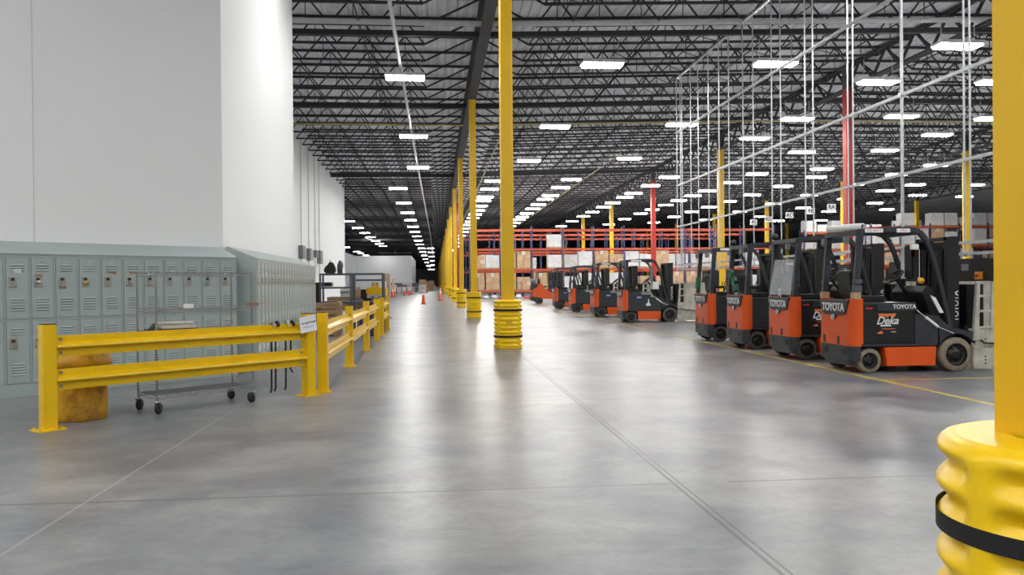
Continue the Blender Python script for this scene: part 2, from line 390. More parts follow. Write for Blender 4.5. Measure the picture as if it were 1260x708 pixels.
# ------------------------------------------------------------ ceiling lights
def light_meshes():
    fr = MB(); fr.box(-.62, .62, -.26, .26, .02, .10); fr.box(-.64, .64, -.28, -.26, 0, .10); fr.box(-.64, .64, .26, .28, 0, .10)
    fr.bar((-.5, 0, .1), (-.5, 0, .75), .012); fr.bar((.5, 0, .1), (.5, 0, .75), .012)
    df = MB(); df.box(-.60, .60, -.25, .25, -.05, .015)
    return fr.mesh('housing', M['fixture']), df.mesh('diffuser', M['lamp'])
LF, LD = light_meshes()
fm = MB(); fm.m = 0; fm.box(-.62, .62, -.26, .26, .02, .10); fm.m = 1; fm.box(-.60, .60, -.25, .25, -.05, .015)
LFAR = fm.mesh('ceiling_light', [M['fixture'], M['lamp']]); LFAR2 = fm.mesh('ceiling_light', [M['fixture'], M['lamp_far']])
rows = [  # near rows carry on out of view, extended for extra illumination
 ('the unseen row added to light the diagonal wall', -4.2, [-6, 2.2]),  # out of view, added to brighten the diagonal wall
 ('the unseen row added to brighten the left walls', -7.5, [-14, -7, -1.5, 4.5]),  # unseen lamps put in to light the white walls on the left
 ('the unseen outer row added to brighten the left walls', -14.5, [-16, -7, 0]),  # further unseen lamps, added so the left walls get more light
 ('the aisle row beside the white wall', -0.9, [-14, -3, 17.0, 27.1, 37.9, 48.0]),
 ('the row just past the yellow column line', 5.15, [-14, -3, 6, 15.5, 25.2, 35.3, 45.2]),
 ('the row over the forklift noses', 10.45, [-14, -3, 6, 15, 24.8, 34.6, 44.2]),
 ('the row before the red column', 14.9, [-14, -3, 6, 14, 22.6, 26.9, 33.2, 37.8]),
 ('the row past the red column', 19.0, [-8, 6, 16, 26.7, 32.5, 41.8]),
 ('the outer near row', 23.1, [-8, 6, 20, 32.8, 36.6, 41.1, 48.1]),
 ('the far aisle row beside the office wall', -2.5, [58.6, 69.2, 78.6, 87.6, 97.6, 107.3, 117.6, 129, 142, 157, 175, 197, 225, 262, 312, 385]),
 ('the distant row just inside the yellow columns', -0.8, [157.4, 178, 206, 245, 300, 385]),
 ('the distant row past the yellow columns', 3.9, [54.3, 59, 64.3, 67.2, 71.8, 76, 80.6, 85, 90, 95, 101, 108, 116, 125, 136, 150, 168]),
 ('the distant row over the parked trucks', 8.8, [53.4, 58, 63.1, 66.1, 70.5, 74.6, 79.5, 83.7, 87, 91.6, 97, 103]),
 ('the distant row in line with the second column line', 14.9, [52.1, 56.7, 61.7, 64.6, 69.1, 73, 78.1, 83, 90, 98]),
 ('the distant row past the second column line', 20.0, [50.4, 55, 60, 63.4, 67.2, 71.1, 75.6, 80, 87, 95]),
 ('the distant row over the racks', 24.5, [51.9, 57, 62.8, 68, 73, 78, 84, 92]),
 ('the row before the third column line', 29.2, [24, 35, 46.4, 50.6, 56, 63, 70, 78, 88]),
 ('the row past the third column line', 33.7, [30, 41, 56, 59.9, 66, 74, 84]),
 ('the outer row far over the racks', 38.1, [36, 46, 56, 63, 69.5, 78, 90]),
 ('the outermost lit row', 44.0, [44, 55, 66, 78, 92]),
 ('the row over the side room', -9.0, [89.1, 99.6, 109.3, 119.1, 129.2, 138.3, 147.2]),
 ('the last row over the side room wall', -15.7, [151.3, 171.3, 180.4, 193.7]),
]
for desc, x, ys in rows:
    vis = 0
    for yv in ys:
        z = 8.0
        if yv >= 60 and x == 44.0: z = 8.2
        lab = 'white rectangular high-bay light, %s in %s' % (nth(vis), desc)
        if yv < 50:
            t = thing('ceiling_light', (x, yv, z), lab, 'ceiling light', group='high-bay lights under the roof')
            obj('housing', LF, t); obj('diffuser', LD, t)
        else:
            tag(obj('ceiling_light', LFAR if yv < 104 else LFAR2, loc=(x, yv, z)), lab, 'ceiling light', 'high-bay lights under the roof')
        vis += 1

# ceiling fans over the far aisle
def fan(loc, lab, rz):
    t = thing('ceiling_fan', loc, lab, 'ceiling fan', rz, 'large ceiling fans over the far aisle')
    mb = MB(); mb.tube([(0, 0, 0), (0, 0, 1.6)], .05); obj('rod', mb, t, mats=M['boxgrey'])
    mb = MB(); mb.lathe([(.01, -.15), (.25, -.12), (.25, .1), (.01, .15)], n=16); obj('hub', mb, t, mats=M['boxgrey'])
    for k in range(6):
        a = k * PI / 3; mb = MB(); d = Vector((math.cos(a), math.sin(a), 0))
        mb.obox(d * 2.0, d, (-d.y, d.x, .12), (0, 0, 1), 1.8, .13, .015); obj('blade', mb, t, mats=M['pipe_w'])
fan((-8.4, 121.0, 7.7), 'large grey ceiling fan, nearer of two over the far aisle', .1)
fan((-8.0, 172.0, 7.7), 'large grey ceiling fan, farther of two over the far aisle', .5)

# ------------------------------------------------------------ columns and guards
def col_mesh(z1, m, zg=None):
    mb = MB(); w = .13
    c = .02
    poly = [(-w + c, -w), (w - c, -w), (w, -w + c), (w, w - c), (w - c, w), (-w + c, w), (-w, w - c), (-w, -w + c)]
    mb.prism(poly, 0, z1, 'z')
    return mb
def guard_half(mb, r=.298, H=1.005, n=96, sgn=1):
    rows_ = []; m = 133; pitch = .0912; n = n // 2
    for i in range(m):
        z = H * i / (m - 1)
        ph = z / pitch - .217
        bulge = .5 - .5 * math.cos(2 * PI * ph)
        top = min(1, (H - z) / .045); bot = min(1, z / .03)
        edge = math.sqrt(max(0, 1 - (1 - top) ** 2)) * .045 + .245 - .29 if top < 1 else 0
        e2 = (math.sqrt(max(0, 1 - (1 - bot) ** 2)) - 1) * .02 if bot < 1 else 0
        st = 0
        ring = []
        for k in range(n + 1):
            a = -PI / 4 + PI * k / n + (0 if sgn > 0 else PI)
            flat = min(1, max(0, (abs(math.cos(2 * a)) - .15) / .30))
            flat = flat * flat * (3 - 2 * flat)
            sq = 1 + .035 * abs(math.cos(2 * a)) * -1
            rr = (r * (1.0 + .03 * abs(math.sin(2 * a)))) + edge + e2
            rr -= .028 * (1 - bulge) * flat * (1 if 0.03 < z < H - .03 else 0)
            ring.append((rr * math.cos(a), rr * math.sin(a), z))
        rows_.append(ring)
    vs = [v for r_ in rows_ for v in r_]; q = n + 1
    mb.add(vs, [(i * q + k, i * q + k + 1, (i + 1) * q + k + 1, (i + 1) * q + k) for i in range(m - 1) for k in range(n)], True)
    # top plate towards the column
    inner = [(.14 * math.cos(-PI / 4 + PI * k / n + (0 if sgn > 0 else PI)), .14 * math.sin(-PI / 4 + PI * k / n + (0 if sgn > 0 else PI)), H + .002) for k in range(q)]
    mb.add(rows_[-1] + inner, [(k, k + 1, q + k + 1, q + k) for k in range(n)], False)
def strap_ring(z, h=.046):
    mb = MB(); n = 96; vs = []
    for zz in (z - h / 2, z + h / 2):
        for k in range(n):
            a = 2 * PI * k / n; rr = .2992 * (1 + .03 * abs(math.sin(2 * a))); vs.append((rr * math.cos(a), rr * math.sin(a), zz))
    mb.add(vs, [(k, (k + 1) % n, n + (k + 1) % n, n + k) for k in range(n)], True); return mb
gh = []
for sgn in (1, -1):
    mb = MB(); guard_half(mb, sgn=sgn); gh.append(mb.mesh('guard_half', M['guard_yellow']))
gs = [strap_ring(.795).mesh('strap', M['strap']), strap_ring(.255).mesh('strap', M['strap'])]
gbuckle = MB().box(-.045, .045, -.312, -.298, .235, .275).mesh('buckle', M['strap'])
glogo = text_mesh('lettering', 'Sentry', .05, M['ink'], .001, bold=.001)
WORDS = ['nearest', 'second nearest', 'third nearest', 'fourth nearest']
def guard(x, y, lab, first=False, detail=True):
    t = thing('column_guard', (x, y, 0), lab, 'column guard', group='yellow column guards along the aisle')
    if y < 3: t.scale = (1, 1, .972); t.rotation_euler = (0, 0, math.radians(58))
    for g_ in gh: obj('guard_half', g_, t)
    if detail:
        for i, g_ in enumerate(gs):
            s_ = obj('strap', g_, t)
        bk = obj('buckle', gbuckle, t); bk.location = (.14, .015, 0)
        bk = obj('buckle', gbuckle, t); bk.location = (.14, .015, .54)
        l_ = obj('lettering', glogo, t, loc=(0, -.293, .545)); l_.rotation_euler = (PI / 2, 0, 0)
    return t
cols1 = col_mesh(8.48, None).mesh('steel_column', M['col_yellow'])
for k, y in enumerate(CY[:30]):
    nm = 'tall yellow square steel column, %s along the aisle edge, its foot in a guard' % nth(k)
    tag(obj('steel_column', cols1, loc=(CX[0], y, 0)), nm, 'column', 'yellow columns along the aisle')
    if k < 16: guard(CX[0], y, 'ribbed yellow plastic guard with black straps around the %s aisle column' % nth(k), detail=k < 7)
def col_wide(z1):
    mb = MB(); w = .165; c = .02
    mb.prism([(-w + c, -w), (w - c, -w), (w, -w + c), (w, w - c), (w - c, w), (-w + c, w), (-w, w - c), (-w, -w + c)], 0, z1, 'z'); return mb
colY = col_wide(9.07).mesh('steel_column', M['col_yellow']); colR = col_wide(9.07).mesh('steel_column', M['red'])
captop = MB().box(-.165, .165, -.165, .165, 9.07, 10.0).mesh('grey_top', M['col_grey'])
for r_ in (1, 2, 3, 4):
    for k in range(1, 8):
        y = CY[k + 1] if r_ < 3 or k > 1 else CY[k + 1]
        redc = (r_ == 1 and k in (1, 3)) or (r_ == 2 and k == 1)
        if r_ == 2 and k == 1: continue
        if r_ == 4 and k < 3: continue
        t = thing('steel_column', (CX[r_], y, 0), '%s square steel column, %s in the %s line of columns from the aisle' % ('red' if redc else 'yellow', nth(k - 1), nth(r_)), 'column', group='columns among the racks')
        obj('shaft', colR if redc else colY, t); obj('grey_top', captop, t, label='unpainted grey column top')
mb = MB(); mb.tube([(1.497 + .55, 78.5, 0), (1.497 + .55, 78.5, 8.9)], .14, 10); tag(obj('standpipe', mb, mats=M['red']), 'red fire standpipe beside the fifth aisle column', 'pipe')

# ------------------------------------------------------------ guard rails
POSTH = 1.0
def rail_section(t, L_, d, n, up=Vector((0, 0, 1)), a=None):
    # ribbed double-hump rail: profile in (out, z)
    prof = [(0, .155), (.012, .155), (.02, .10), (.085, .062), (.085, .045), (.02, .028), (.02, -.028), (.085, -.045), (.085, -.062), (.02, -.10), (.012, -.155), (0, -.155)]
    prof = [(0.0, .10), (.018, .10), (.018, .038), (.07, .012), (.075, -.006), (.07, -.016), (.022, -.022), (.018, -.10), (0.0, -.10)]
    vs = []
    for s_ in (0, L_):
        for o_, z in prof: vs.append(a + d * s_ + n * o_ + up * z)
    k = len(prof); mb = MB(); mb.add(vs, [(i, (i + 1) % k, k + (i + 1) % k, k + i) for i in range(k)] + [tuple(range(k)), tuple(range(2 * k - 1, k - 1, -1))])
    return mb
def post_mesh(d, n, w=.062):
    mb = MB(); mb.obox((0, 0, POSTH / 2), d, n, (0, 0, 1), w, w, POSTH / 2)
    return mb.mesh('post', M['yellow'], .006)
def base_mesh(d, n):
    mb = MB(); mb.obox((0, 0, .006), d, n, (0, 0, 1), .13, .10, .006)
    for i in (-1, 1):
        for j in (-1, 1): mb.obox(Vector(d) * .1 * i + Vector(n) * .075 * j + Vector((0, 0, .018)), d, n, (0, 0, 1), .011, .011, .008)
    return mb.mesh('base_plate', M['yellow'])
D1 = Vector((.7071, .7071, 0)); N1 = Vector((.7071, -.7071, 0)); D2 = Vector((0, 1, 0)); N2 = Vector((1, 0, 0))
def guard_rail(name_lab, pts, d, n, secs, cap=True):
    t = thing('guard_rail', (pts[0][0], pts[0][1], 0), name_lab, 'guard rail', group='yellow steel guard rails')
    o = Vector((pts[0][0], pts[0][1], 0)); pm = post_mesh(d, n); bmh = base_mesh(d, n)
    for p in pts:
        lc = Vector((p[0], p[1], 0)) - o
        q = obj('post', pm, t, loc=lc); obj('base_plate', bmh, q)
        c = MB(); c.obox((0, 0, POSTH + .004), d, n, (0, 0, 1), .058, .058, .004); obj('cap', c, q, mats=M['tblack'], label='black post cap')
    for a, b_ in secs:
        a, b_ = Vector((a[0], a[1], 0)) - o, Vector((b_[0], b_[1], 0)) - o
        for z in (.79, .47):
            off = n * (-.005)
            st = a + d * .062 + off + Vector((0, 0, z)); L_ = (b_ - a).length - .124
            rl = obj('rail', rail_section(t, L_, d, n, a=st), t, mats=M['yellow'])
            bo = MB()
            for e in (.05, L_ - .05):
                for zz in (.068, -.062):
                    bo.lathe([(.001, .022), (.012, .02), (.012, 0)], c=(0, 0, 0), axis='z', n=8) if False else bo.obox(st + d * e + n * .024 + Vector((0, 0, zz)), d, n, (0, 0, 1), .012, .008, .012)
            obj('bolt', bo, rl, mats=M['boxgrey'])
    return t
A0, A1 = Vector((-3.66, 8.28, 0)), Vector((-1.55, 10.39, 0))
guard_rail('two-bar yellow guard rail set diagonally in front of the lockers', [A0, A1], D1, N1, [(A0, A1)])
ys = [10.72, 14.0, 17.4, 20.4]
guard_rail('long two-bar yellow guard rail running up the aisle beside the shelving', [(-1.42, v) for v in ys], D2, N2, [((-1.42, ys[i]), (-1.42, ys[i + 1])) for i in range(3)])
ys = [22.4, 24.9]
guard_rail('short far yellow guard rail at the end of the aisle side', [(-1.42, v) for v in ys], D2, N2, [((-1.42, ys[0]), (-1.42, ys[1]))])

# paper notice taped over the post top
t = thing('paper_notice', (-1.60, 10.33, .885), 'white paper notice taped aslant over the post of the diagonal rail', 'notice', rz=PI / 4)
t.rotation_euler = (0, -.14, PI / 4)
mb = MB(); mb.box(-.115, .125, -.094, -.091, -.10, .095); obj('sheet', mb, t, mats=M['paper'])
l_ = obj('lettering', text_mesh('lettering', 'Aircraft Tools', .036, M['ink'], .0005, bold=.0006), t, loc=(.01, -.0955, .012)); l_.rotation_euler = (PI / 2, 0, 0)
mb = MB(); mb.box(-.075, .08, -.0955, -.0945, -.042, -.037); obj('underline', mb, t, mats=M['decal_blue'])

# straps hung over the rail
def onA(x, off=0.0, z=0.0): # point on diagonal rail
    s_ = (x + 3.66) / .7071; p = A0 + D1 * s_ + N1 * off; return Vector((p.x, p.y, z))
for i, (x, zb, lab) in enumerate(((-1.905, .085, 'longest black strap hung from the diagonal rail, farthest from the notice'), (-1.865, .10, 'black strap hung just beside the longest one on the diagonal rail'),
        (-1.765, .10, 'black strap hung third along the diagonal rail towards the notice'), (-1.715, .30, 'short black strap with a curled end, hung nearest to the notice'))):
    t = thing('hanging_strap', onA(x, 0, 0), lab, 'strap', group='black straps on the diagonal rail')
    mb = MB(); nrm = -N1 * .03
    pts = [nrm + Vector((0, 0, .9)), nrm + Vector((0, 0, .5)), nrm * 1.2 + Vector((0, 0, zb + .04)), nrm * 1.2 + D1 * (.03 if i == 3 else -.015) + Vector((0, 0, zb))]
    mb.tube(pts, .011, 6); obj('webbing', mb, t, mats=M['strap'])
    mb = MB(); mb.tube([nrm + Vector((0, 0, .9)), Vector((0, 0, .925)), N1 * .03 + Vector((0, 0, .90)), N1 * .035 + Vector((0, 0, .86))], .014, 6)
    mb.lathe([(.004, -.02), (.022, -.01), (.022, .01), (.004, .02)], c=(N1.x * .03, N1.y * .03, .89), n=10); obj('hook', mb, t, mats=M['brushed'] if i % 2 == 0 else M['strap'])

# ------------------------------------------------------------ lockers
W = .288; LD_ = .40
def locker_meshes():
    b_ = MB(); w = W / 2
    b_.box(-w, w, 0.004, LD_, .0, 1.766)                        # body box, front face at y=0
    b_.box(-w, -w + .012, -.004, .01, .12, 1.766); b_.box(w - .012, w, -.004, .01, .12, 1.766)
    b_.box(-w, w, -.004, .01, .938, .964); b_.box(-w, w, -.004, .01, 1.726, 1.766); b_.box(-w, w, -.004, .01, .0, .165)
    body = b_.mesh('body', M['locker'])
    def door(z0, z1):
        d = MB(); d.m = 0; d.box(-w + .018, w - .018, -.012, .003, z0 + .006, z1 - .006)
        H_ = z1 - z0
        def louv(zc, n_):
            for k in range(n_):
                z = zc - k * .034
                d.m = 0; d.add([(-.075, -.012, z + .012), (.075, -.012, z + .012), (.075, -.024, z - .004), (-.075, -.024, z - .004), (-.075, -.012, z - .004), (.075, -.012, z - .004)],
                    [(0, 1, 2, 3), (3, 2, 5, 4)])
                d.m = 1; d.box(-.074, .074, -.0135, -.0125, z - .010, z - .004)
        louv(z1 - .095, 3); louv(z0 + .245, 5)
        d.m = 2; d.box(-.022, .022, -.0145, -.012, z1 - .062, z1 - .045)
        return d.mesh('door', [M['locker'], M['locker_dark'], M['brushed']])
    def handle(zc):
        h = MB(); x0 = -.055; h.m = 0; h.box(x0 - .043, x0 + .043, -.018, -.011, zc - .062, zc + .062)
        h.m = 1; h.box(x0 - .022, x0 + .022, -.0195, -.0185, zc + .012, zc + .048); h.m = 0
        h.box(x0 - .014, x0 + .014, -.034, -.019, zc - .052, zc + .0)
        h.box(x0 - .04, x0 + .04, -.03, -.018, zc - .062, zc - .045)
        return h.mesh('handle', [M['brushed'], M['tgrey']])
    return body, door(.964, 1.726), door(.165, .938), handle(1.425), handle(.665)
LM = locker_meshes()
def locker(loc, rz, lab, group):
    t = thing('locker', loc, lab, 'locker', rz, group)
    obj('body', LM[0], t); d1 = obj('door', LM[1], t); obj('handle', LM[3], d1); d2 = obj('door', LM[2], t); obj('handle', LM[4], d2)
    return t
def sticker(t, x, z, w, h, m, lab, tilt=0):
    mb = MB(); mb.box(-w / 2, w / 2, -.0005, .0005, -h / 2, h / 2); o = obj('sticker', mb, t, loc=(x, -.0155, z), mats=m, label=lab); o.rotation_euler = (0, tilt, 0)
extraA = {0: ('with a white label above its latch', [(.0, 1.56, .085, .045, 'paper', 'white label')]), 1: ('with a small brown tape right above its latch', [(-.045, 1.50, .085, .035, 'kraft', 'brown tape')]),
  2: ('with brown tape just below its latch', [(-.05, 1.345, .09, .03, 'kraft', 'brown tape')]), 3: ('with a brass padlock on its latch', []), 4: ('with long slanting brown tape above its latch', [(-.005, 1.55, .13, .035, 'kraft', 'brown tape')]),
  5: ('with level brown tape above its latch', [(-.0, 1.545, .11, .035, 'kraft', 'brown tape')]), 6: ('torn white label above its latch', [(-.05, 1.53, .075, .03, 'paper', 'white label')]),
  7: ('curled white label above its latch', [(-.0, 1.55, .07, .04, 'paper', 'white label')]), 8: ('with dark tape above its latch', [(-.02, 1.56, .12, .035, 'boxgrey', 'dark tape')]),
  9: ('plain, next to last before the corner', []), 10: ('at its corner end, white label over its latch', [(-.035, 1.54, .07, .04, 'paper', 'white label')])}
c0 = 15.95
for i in range(-2, 11):
    sx = -7.42 + .288 * (i + .5); sx = -7.40 + .2885 * (i + .5)
    x = sx * .7071; yv = x + c0
    lab = 'grey two-tier locker in the diagonal row, ' + (extraA[i][0] if i >= 0 else ('its edge just in view' if i == -1 else 'beyond the wall end of the view'))
    t = locker((x, yv, 0), PI / 4, lab, 'grey lockers in the diagonal row')
    if i >= 0:
        for (a, b_, w_, h_, mm, ll) in extraA[i][1]: sticker(t, a, b_, w_, h_, M[mm], ll, .18 if i == 4 else 0)
    if i == 3:
        mb = MB(); mb.lathe([(.001, -.012), (.03, -.01), (.03, .01), (.001, .012)], c=(-.055, -.04, 1.41), axis='y', n=14); obj('padlock', mb, t, mats=mat('brass', (.55, .38, .12), .35, metal=.8))
    if i == 1:
        mb = MB(); mb.lathe([(.001, -.012), (.026, -.01), (.026, .01), (.001, .012)], c=(-.055, -.04, 1.42), axis='y', n=14); obj('padlock', mb, t, mats=M['brushed'])
def slope_top(name, L_, loc, rz, lab):
    mb = MB(); mb.prism([(-.015, 0), (LD_ + .04, 0), (LD_ + .04, .20), (-.015, .012)], 0, L_, 'x')
    # prism axis x: (t,u,v)
    tag(obj(name, mb, mats=M['locker']), lab, 'cover'); o = bpy.data.objects[-1] if False else COL.objects[-1]; o.location = loc; o.rotation_euler = (0, 0, rz); return o
s0 = -7.40 - .2885 * 2; xA = s0 * .7071
slope_top('sloping_cover', .2885 * 13, (xA, xA + c0, 1.766), PI / 4, 'sloping grey metal top over the diagonal row of lockers')
for i in range(22):
    yv = 13.36 + .2925 * (i + .5)
    t = locker((-2.78, yv, 0), PI / 2, 'grey two-tier locker in the row facing the aisle, %s from the diagonal row' % nth(i), 'grey lockers in the row facing the aisle')
    if i in (1, 2, 6, 9): sticker(t, -.01, 1.53, .07, .06 if i == 2 else .035, M['paper'], 'white label')
slope_top('sloping_cover', .2925 * 22, (-2.78, 13.36, 1.766), PI / 2, 'sloping grey metal top over the row of lockers facing the aisle')
mb = MB(); mb.prism([(-3.22, 0), (-2.775, 0), (-2.775, 1.772), (-3.22, 1.965)], 13.335, 13.355, 'y')
tag(obj('locker_end_panel', mb, mats=M['locker']), 'plain grey end panel closing the aisle row of lockers', 'panel')

# ------------------------------------------------------------ wire cart
E1, E2 = Vector((-2.93, 9.11, 0)), Vector((-2.105, 9.854, 0))
dx = (E2 - E1); Lc = dx.length; dx.normalize(); nx = Vector((-dx.y, dx.x, 0)); Wc = .46
ang = math.atan2(dx.y, dx.x)
t = thing('wire_cart', E1, 'chrome wire shelf cart on black casters behind the diagonal rail', 'cart', ang)
def wire_shelf(z, mesh_=True):
    mb = MB()
    for z_ in ((z, z - .035)):
        for (a, b_) in (((0, 0), (Lc, 0)), ((0, Wc), (Lc, Wc)), ((0, 0), (0, Wc)), ((Lc, 0), (Lc, Wc))): mb.tube([(a[0], a[1], z_), (b_[0], b_[1], z_)], .0045, 5)
    n = int(Lc / .05)
    for k in range(n + 1):
        x = Lc * k / n
        for yy in (0, Wc):
            mb.bar((x, yy, z), (x + Lc / n / 2, yy, z - .035), .005); mb.bar((x + Lc / n / 2, yy, z - .035), (min(Lc, x + Lc / n), yy, z), .005)
    if mesh_:
        k = 0
        while k * .028 < Lc: mb.bar((k * .028, 0, z), (k * .028, Wc, z), .007); k += 1
        for yy in (Wc * .33, Wc * .66): mb.bar((0, yy, z - .006), (Lc, yy, z - .006), .006)
    return mb
for (x, yy) in ((0, 0), (Lc, 0), (0, Wc), (Lc, Wc)):
    mb = MB(); mb.tube([(x, yy, .14), (x, yy, 1.51)], .0125, 10)
    for k in range(0, 50, 2): mb.lathe([(.0125, 0), (.0138, .003), (.0125, .006)], c=(x, yy, .2 + k * .026), n=10)
    obj('post', mb, t, mats=M['chrome'])
    c = MB(); a = .6 + x
    c.lathe([(.03, .0), (.03, .012), (.012, .02)], c=(x, yy, .125), n=12)
    fx = .025 * math.cos(a); fy = .025 * math.sin(a)
    for s_ in (-1, 1): c.bar((x + s_ * .018 * -math.sin(a), yy + s_ * .018 * math.cos(a), .13), (x + fx + s_ * .018 * -math.sin(a), yy + fy + s_ * .018 * math.cos(a), .06), .03, .004)
    cc = obj('caster', c, t, mats=M['chrome'])
    w_ = MB(); prof = [(.02, -.014), (.055, -.014), (.0615, -.008), (.0615, .008), (.055, .014), (.02, .014)]
    w_.lathe(prof, axis='y', n=24, caps=True); wo = obj('wheel', w_, cc, loc=(x + fx, yy + fy, .0625), mats=M['rubber']); wo.rotation_euler = (0, 0, a)
obj('wire_shelf', wire_shelf(.20), t, mats=M['chrome'])
obj('shelf_rim', wire_shelf(1.11, False), t, mats=M['chrome']); obj('shelf_rim', wire_shelf(1.50, False), t, mats=M['chrome'])
mb = MB()
for x in (0, Lc): mb.bar((x, 0, .87), (x, Wc, .87), .012)
mb.bar((0, 0, .87), (Lc, 0, .87), .01); mb.bar((0, Wc, .87), (Lc, Wc, .87), .01); obj('tray_frame', mb, t, mats=M['chrome'])
# carts's labels
mb = MB(); mb.box(.52, .64, Wc - .005, Wc - .001, 1.10, 1.15); obj('label_holder', mb, t, mats=M['paper'], label='white shelf label')
mb = MB(); mb.box(Lc - .06, Lc + .10, .02, .026, 1.115, 1.155); obj('label_holder', mb, t, mats=M['kraft'], label='brown shelf label')
tt = thing('scanner_dock', E1 + dx * .30 + nx * .22 + Vector((0, 0, .875)), 'cream device tray with black base lying on the wire cart', 'device', ang)
mb = MB(); mb.box(-.28, .22, -.12, .12, 0, .016); obj('base', mb, tt, mats=M['tblack'])
mb = MB(); mb.box(-.18, .21, -.10, .11, .016, .055); mb.box(-.15, .20, -.07, .11, .062, .085); obj('cover', mb, tt, mats=mat('cream_plastic', (.6, .56, .5), .5), bevel=.006)
mb = MB(); mb.bar((-.27, 0, .01), (-.21, 0, .07), .1, .012); obj('stand', mb, tt, mats=M['tblack'])

# ------------------------------------------------------------ yellow bin
t = thing('trash_bin', (-3.66, 8.97, 0), 'stained yellow round plastic bin with flared lid behind the diagonal rail', 'bin')
mb = MB(); mb.lathe([(.001, .0), (.262, .0), (.272, .015), (.268, .06), (.272, .50), (.275, .55)], n=40); obj('body', mb, t, mats=M['bin_yellow'])
mb = MB(); mb.lathe([(.278, .535), (.315, .55), (.317, .60), (.305, .62), (.285, .70), (.24, .725), (.15, .73), (.001, .73)], n=40); obj('lid', mb, t, mats=M['bin_yellow'])
mb = MB(); mb.obox((.0, -.215, .67), (1, 0, 0), (0, .3, .95), (0, -.95, .3), .11, .03, .004); obj('flap', mb, t, mats=M['bin_yellow'])

# ------------------------------------------------------------ electrical boxes
for (yv, z0, z1, w_, lab) in ((44.4, 2.72, 3.40, .95, 'tall grey electrical box on the left wall, nearest of the group'), (47.0, 2.70, 3.36, .80, 'grey electrical box on the left wall, second of the group'),
        (49.4, 2.95, 3.35, .45, 'small grey switch box on the left wall, third of the group'), (51.2, 2.62, 3.40, 1.0, 'wide pale grey electrical cabinet on the left wall, last of the group')):
    t = thing('electrical_box', (-7.0, yv, 0), lab, 'electrical box', group='electrical boxes on the left wall')
    mb = MB(); mb.box(.0, .22, -w_ / 2, w_ / 2, z0, z1); obj('enclosure', mb, t, mats=M['boxgrey'], bevel=.01)
    mb = MB(); mb.tube([(.08, 0, z1), (.08, 0, 9.0)], .03, 6); mb.tube([(.08, 0, 1.9), (.08, 0, z0)], .03, 6); obj('conduit', mb, t, mats=M['pipe_w'])

# ------------------------------------------------------------ steel shelving, workbench and clutter past the rail
SY = 23.4
t = thing('shelving_unit', (-3.15, SY, 0), 'slate grey steel shelving frame standing behind the yellow rail', 'shelving')
for x, yy in ((0, 0), (0, .6), (.83, 0), (.83, .6), (.93, 0), (1.70, 0), (1.70, .6)):
    mb = MB(); mb.box(x - .025, x + .025, yy - .025, yy + .025, 0, 1.66); obj('post', mb, t, mats=M['shelf'])
def shf(x0, x1, z, h=.05):
    mb = MB(); mb.box(x0, x1, -.03, .63, z - h / 2, z + h / 2); obj('shelf', mb, t, mats=M['shelf'])
def shf_open(x0, x1, z, h=.05):
    mb = MB(); mb.box(x0, x1, -.03, 0, z - h / 2, z + h / 2); mb.box(x0, x1, .60, .63, z - h / 2, z + h / 2); obj('shelf_rim', mb, t, mats=M['shelf'])
shf_open(0, 1.7, 1.64); shf_open(0, .86, 1.265); shf_open(.9, 1.7, 1.47); shf(0, 1.7, .86, .06); shf(0, 1.7, .45, .06)
t = thing('bag', (-2.90, SY + .25, 1.665), 'black bag with a raised hump on the shelving frame', 'bag')
mb = MB(); mb.prism([(-.15, 0), (.14, 0), (.15, .12), (.12, .22), (.06, .33), (.0, .34), (-.06, .25), (-.14, .17), (-.17, .09)], -.12, .12); q = obj('body', mb, t, mats=M['tblack'], bevel=.03)
mb = MB(); mb.tube([(-.05, 0, .25), (0, 0, .38), (.06, 0, .26)], .012, 6); obj('handle', mb, t, mats=M['tblack'])
t = thing('bottle_case', (-2.64, SY + .25, 1.665), 'slim dark grey-green canister beside the bag on the frame', 'canister')
mb = MB(); mb.lathe([(.01, 0), (.07, .0), (.075, .22), (.05, .30), (.03, .33), (.03, .36), (.001, .36)], n=16); obj('body', mb, t, mats=M['shelf'])
mb = MB(); mb.tube([(.03, 0, .34), (.08, 0, .28), (.075, 0, .15)], .01, 6); obj('handle', mb, t, mats=M['shelf'])
mb = MB(); mb.box(-3.50, -2.95, SY + .9, SY + 1.3, 1.30, 1.42); mb.box(-3.45, -3.3, SY + 1, SY + 1.2, 0, 1.30); tag(obj('tool_case', mb, mats=M['tblack'], bevel=.02), 'flat black case jutting out beside the shelving frame', 'case')
# long timber crate/workbench behind
t = thing('workbench', (-3.2, 26.0, 0), 'brown timber workbench with deep side boards behind the shelving frame', 'workbench')
mb = MB(); mb.box(-.1, 1.7, 0, 1.0, .88, .97); mb.box(-.1, 1.7, 0, .06, .55, .88); obj('top', mb, t, mats=M['wood'])
for x in (-.05, .8, 1.6):
    mb = MB(); mb.box(x, x + .08, .05, .13, 0, .88); obj('leg', mb, t, mats=M['wood'])
def carton(x, y, z, w, d, h, lab, m='carton', rz=0, grp=None):
    t = thing('cardboard_box', (x, y, z), lab, 'box', rz, grp)
    mb = MB(); mb.box(-w / 2, w / 2, -d / 2, d / 2, 0, h); obj('carton', mb, t, mats=M[m], bevel=.008)
    mb = MB(); mb.box(-.03, .03, -d / 2 - .002, d / 2 + .002, h - .001, h + .002); mb.box(-.03, .03, -d / 2 - .003, -d / 2 - .001, h * .75, h); obj('tape', mb, t, mats=M['carton2'])
    return t
carton(-2.42, 26.3, .97, .22, .3, .30, 'small brown box on the timber workbench by the white bin', 'carton')
carton(-1.86, 26.3, .97, .20, .3, .44, 'brown box beside the yellow machine on the bench', 'carton')
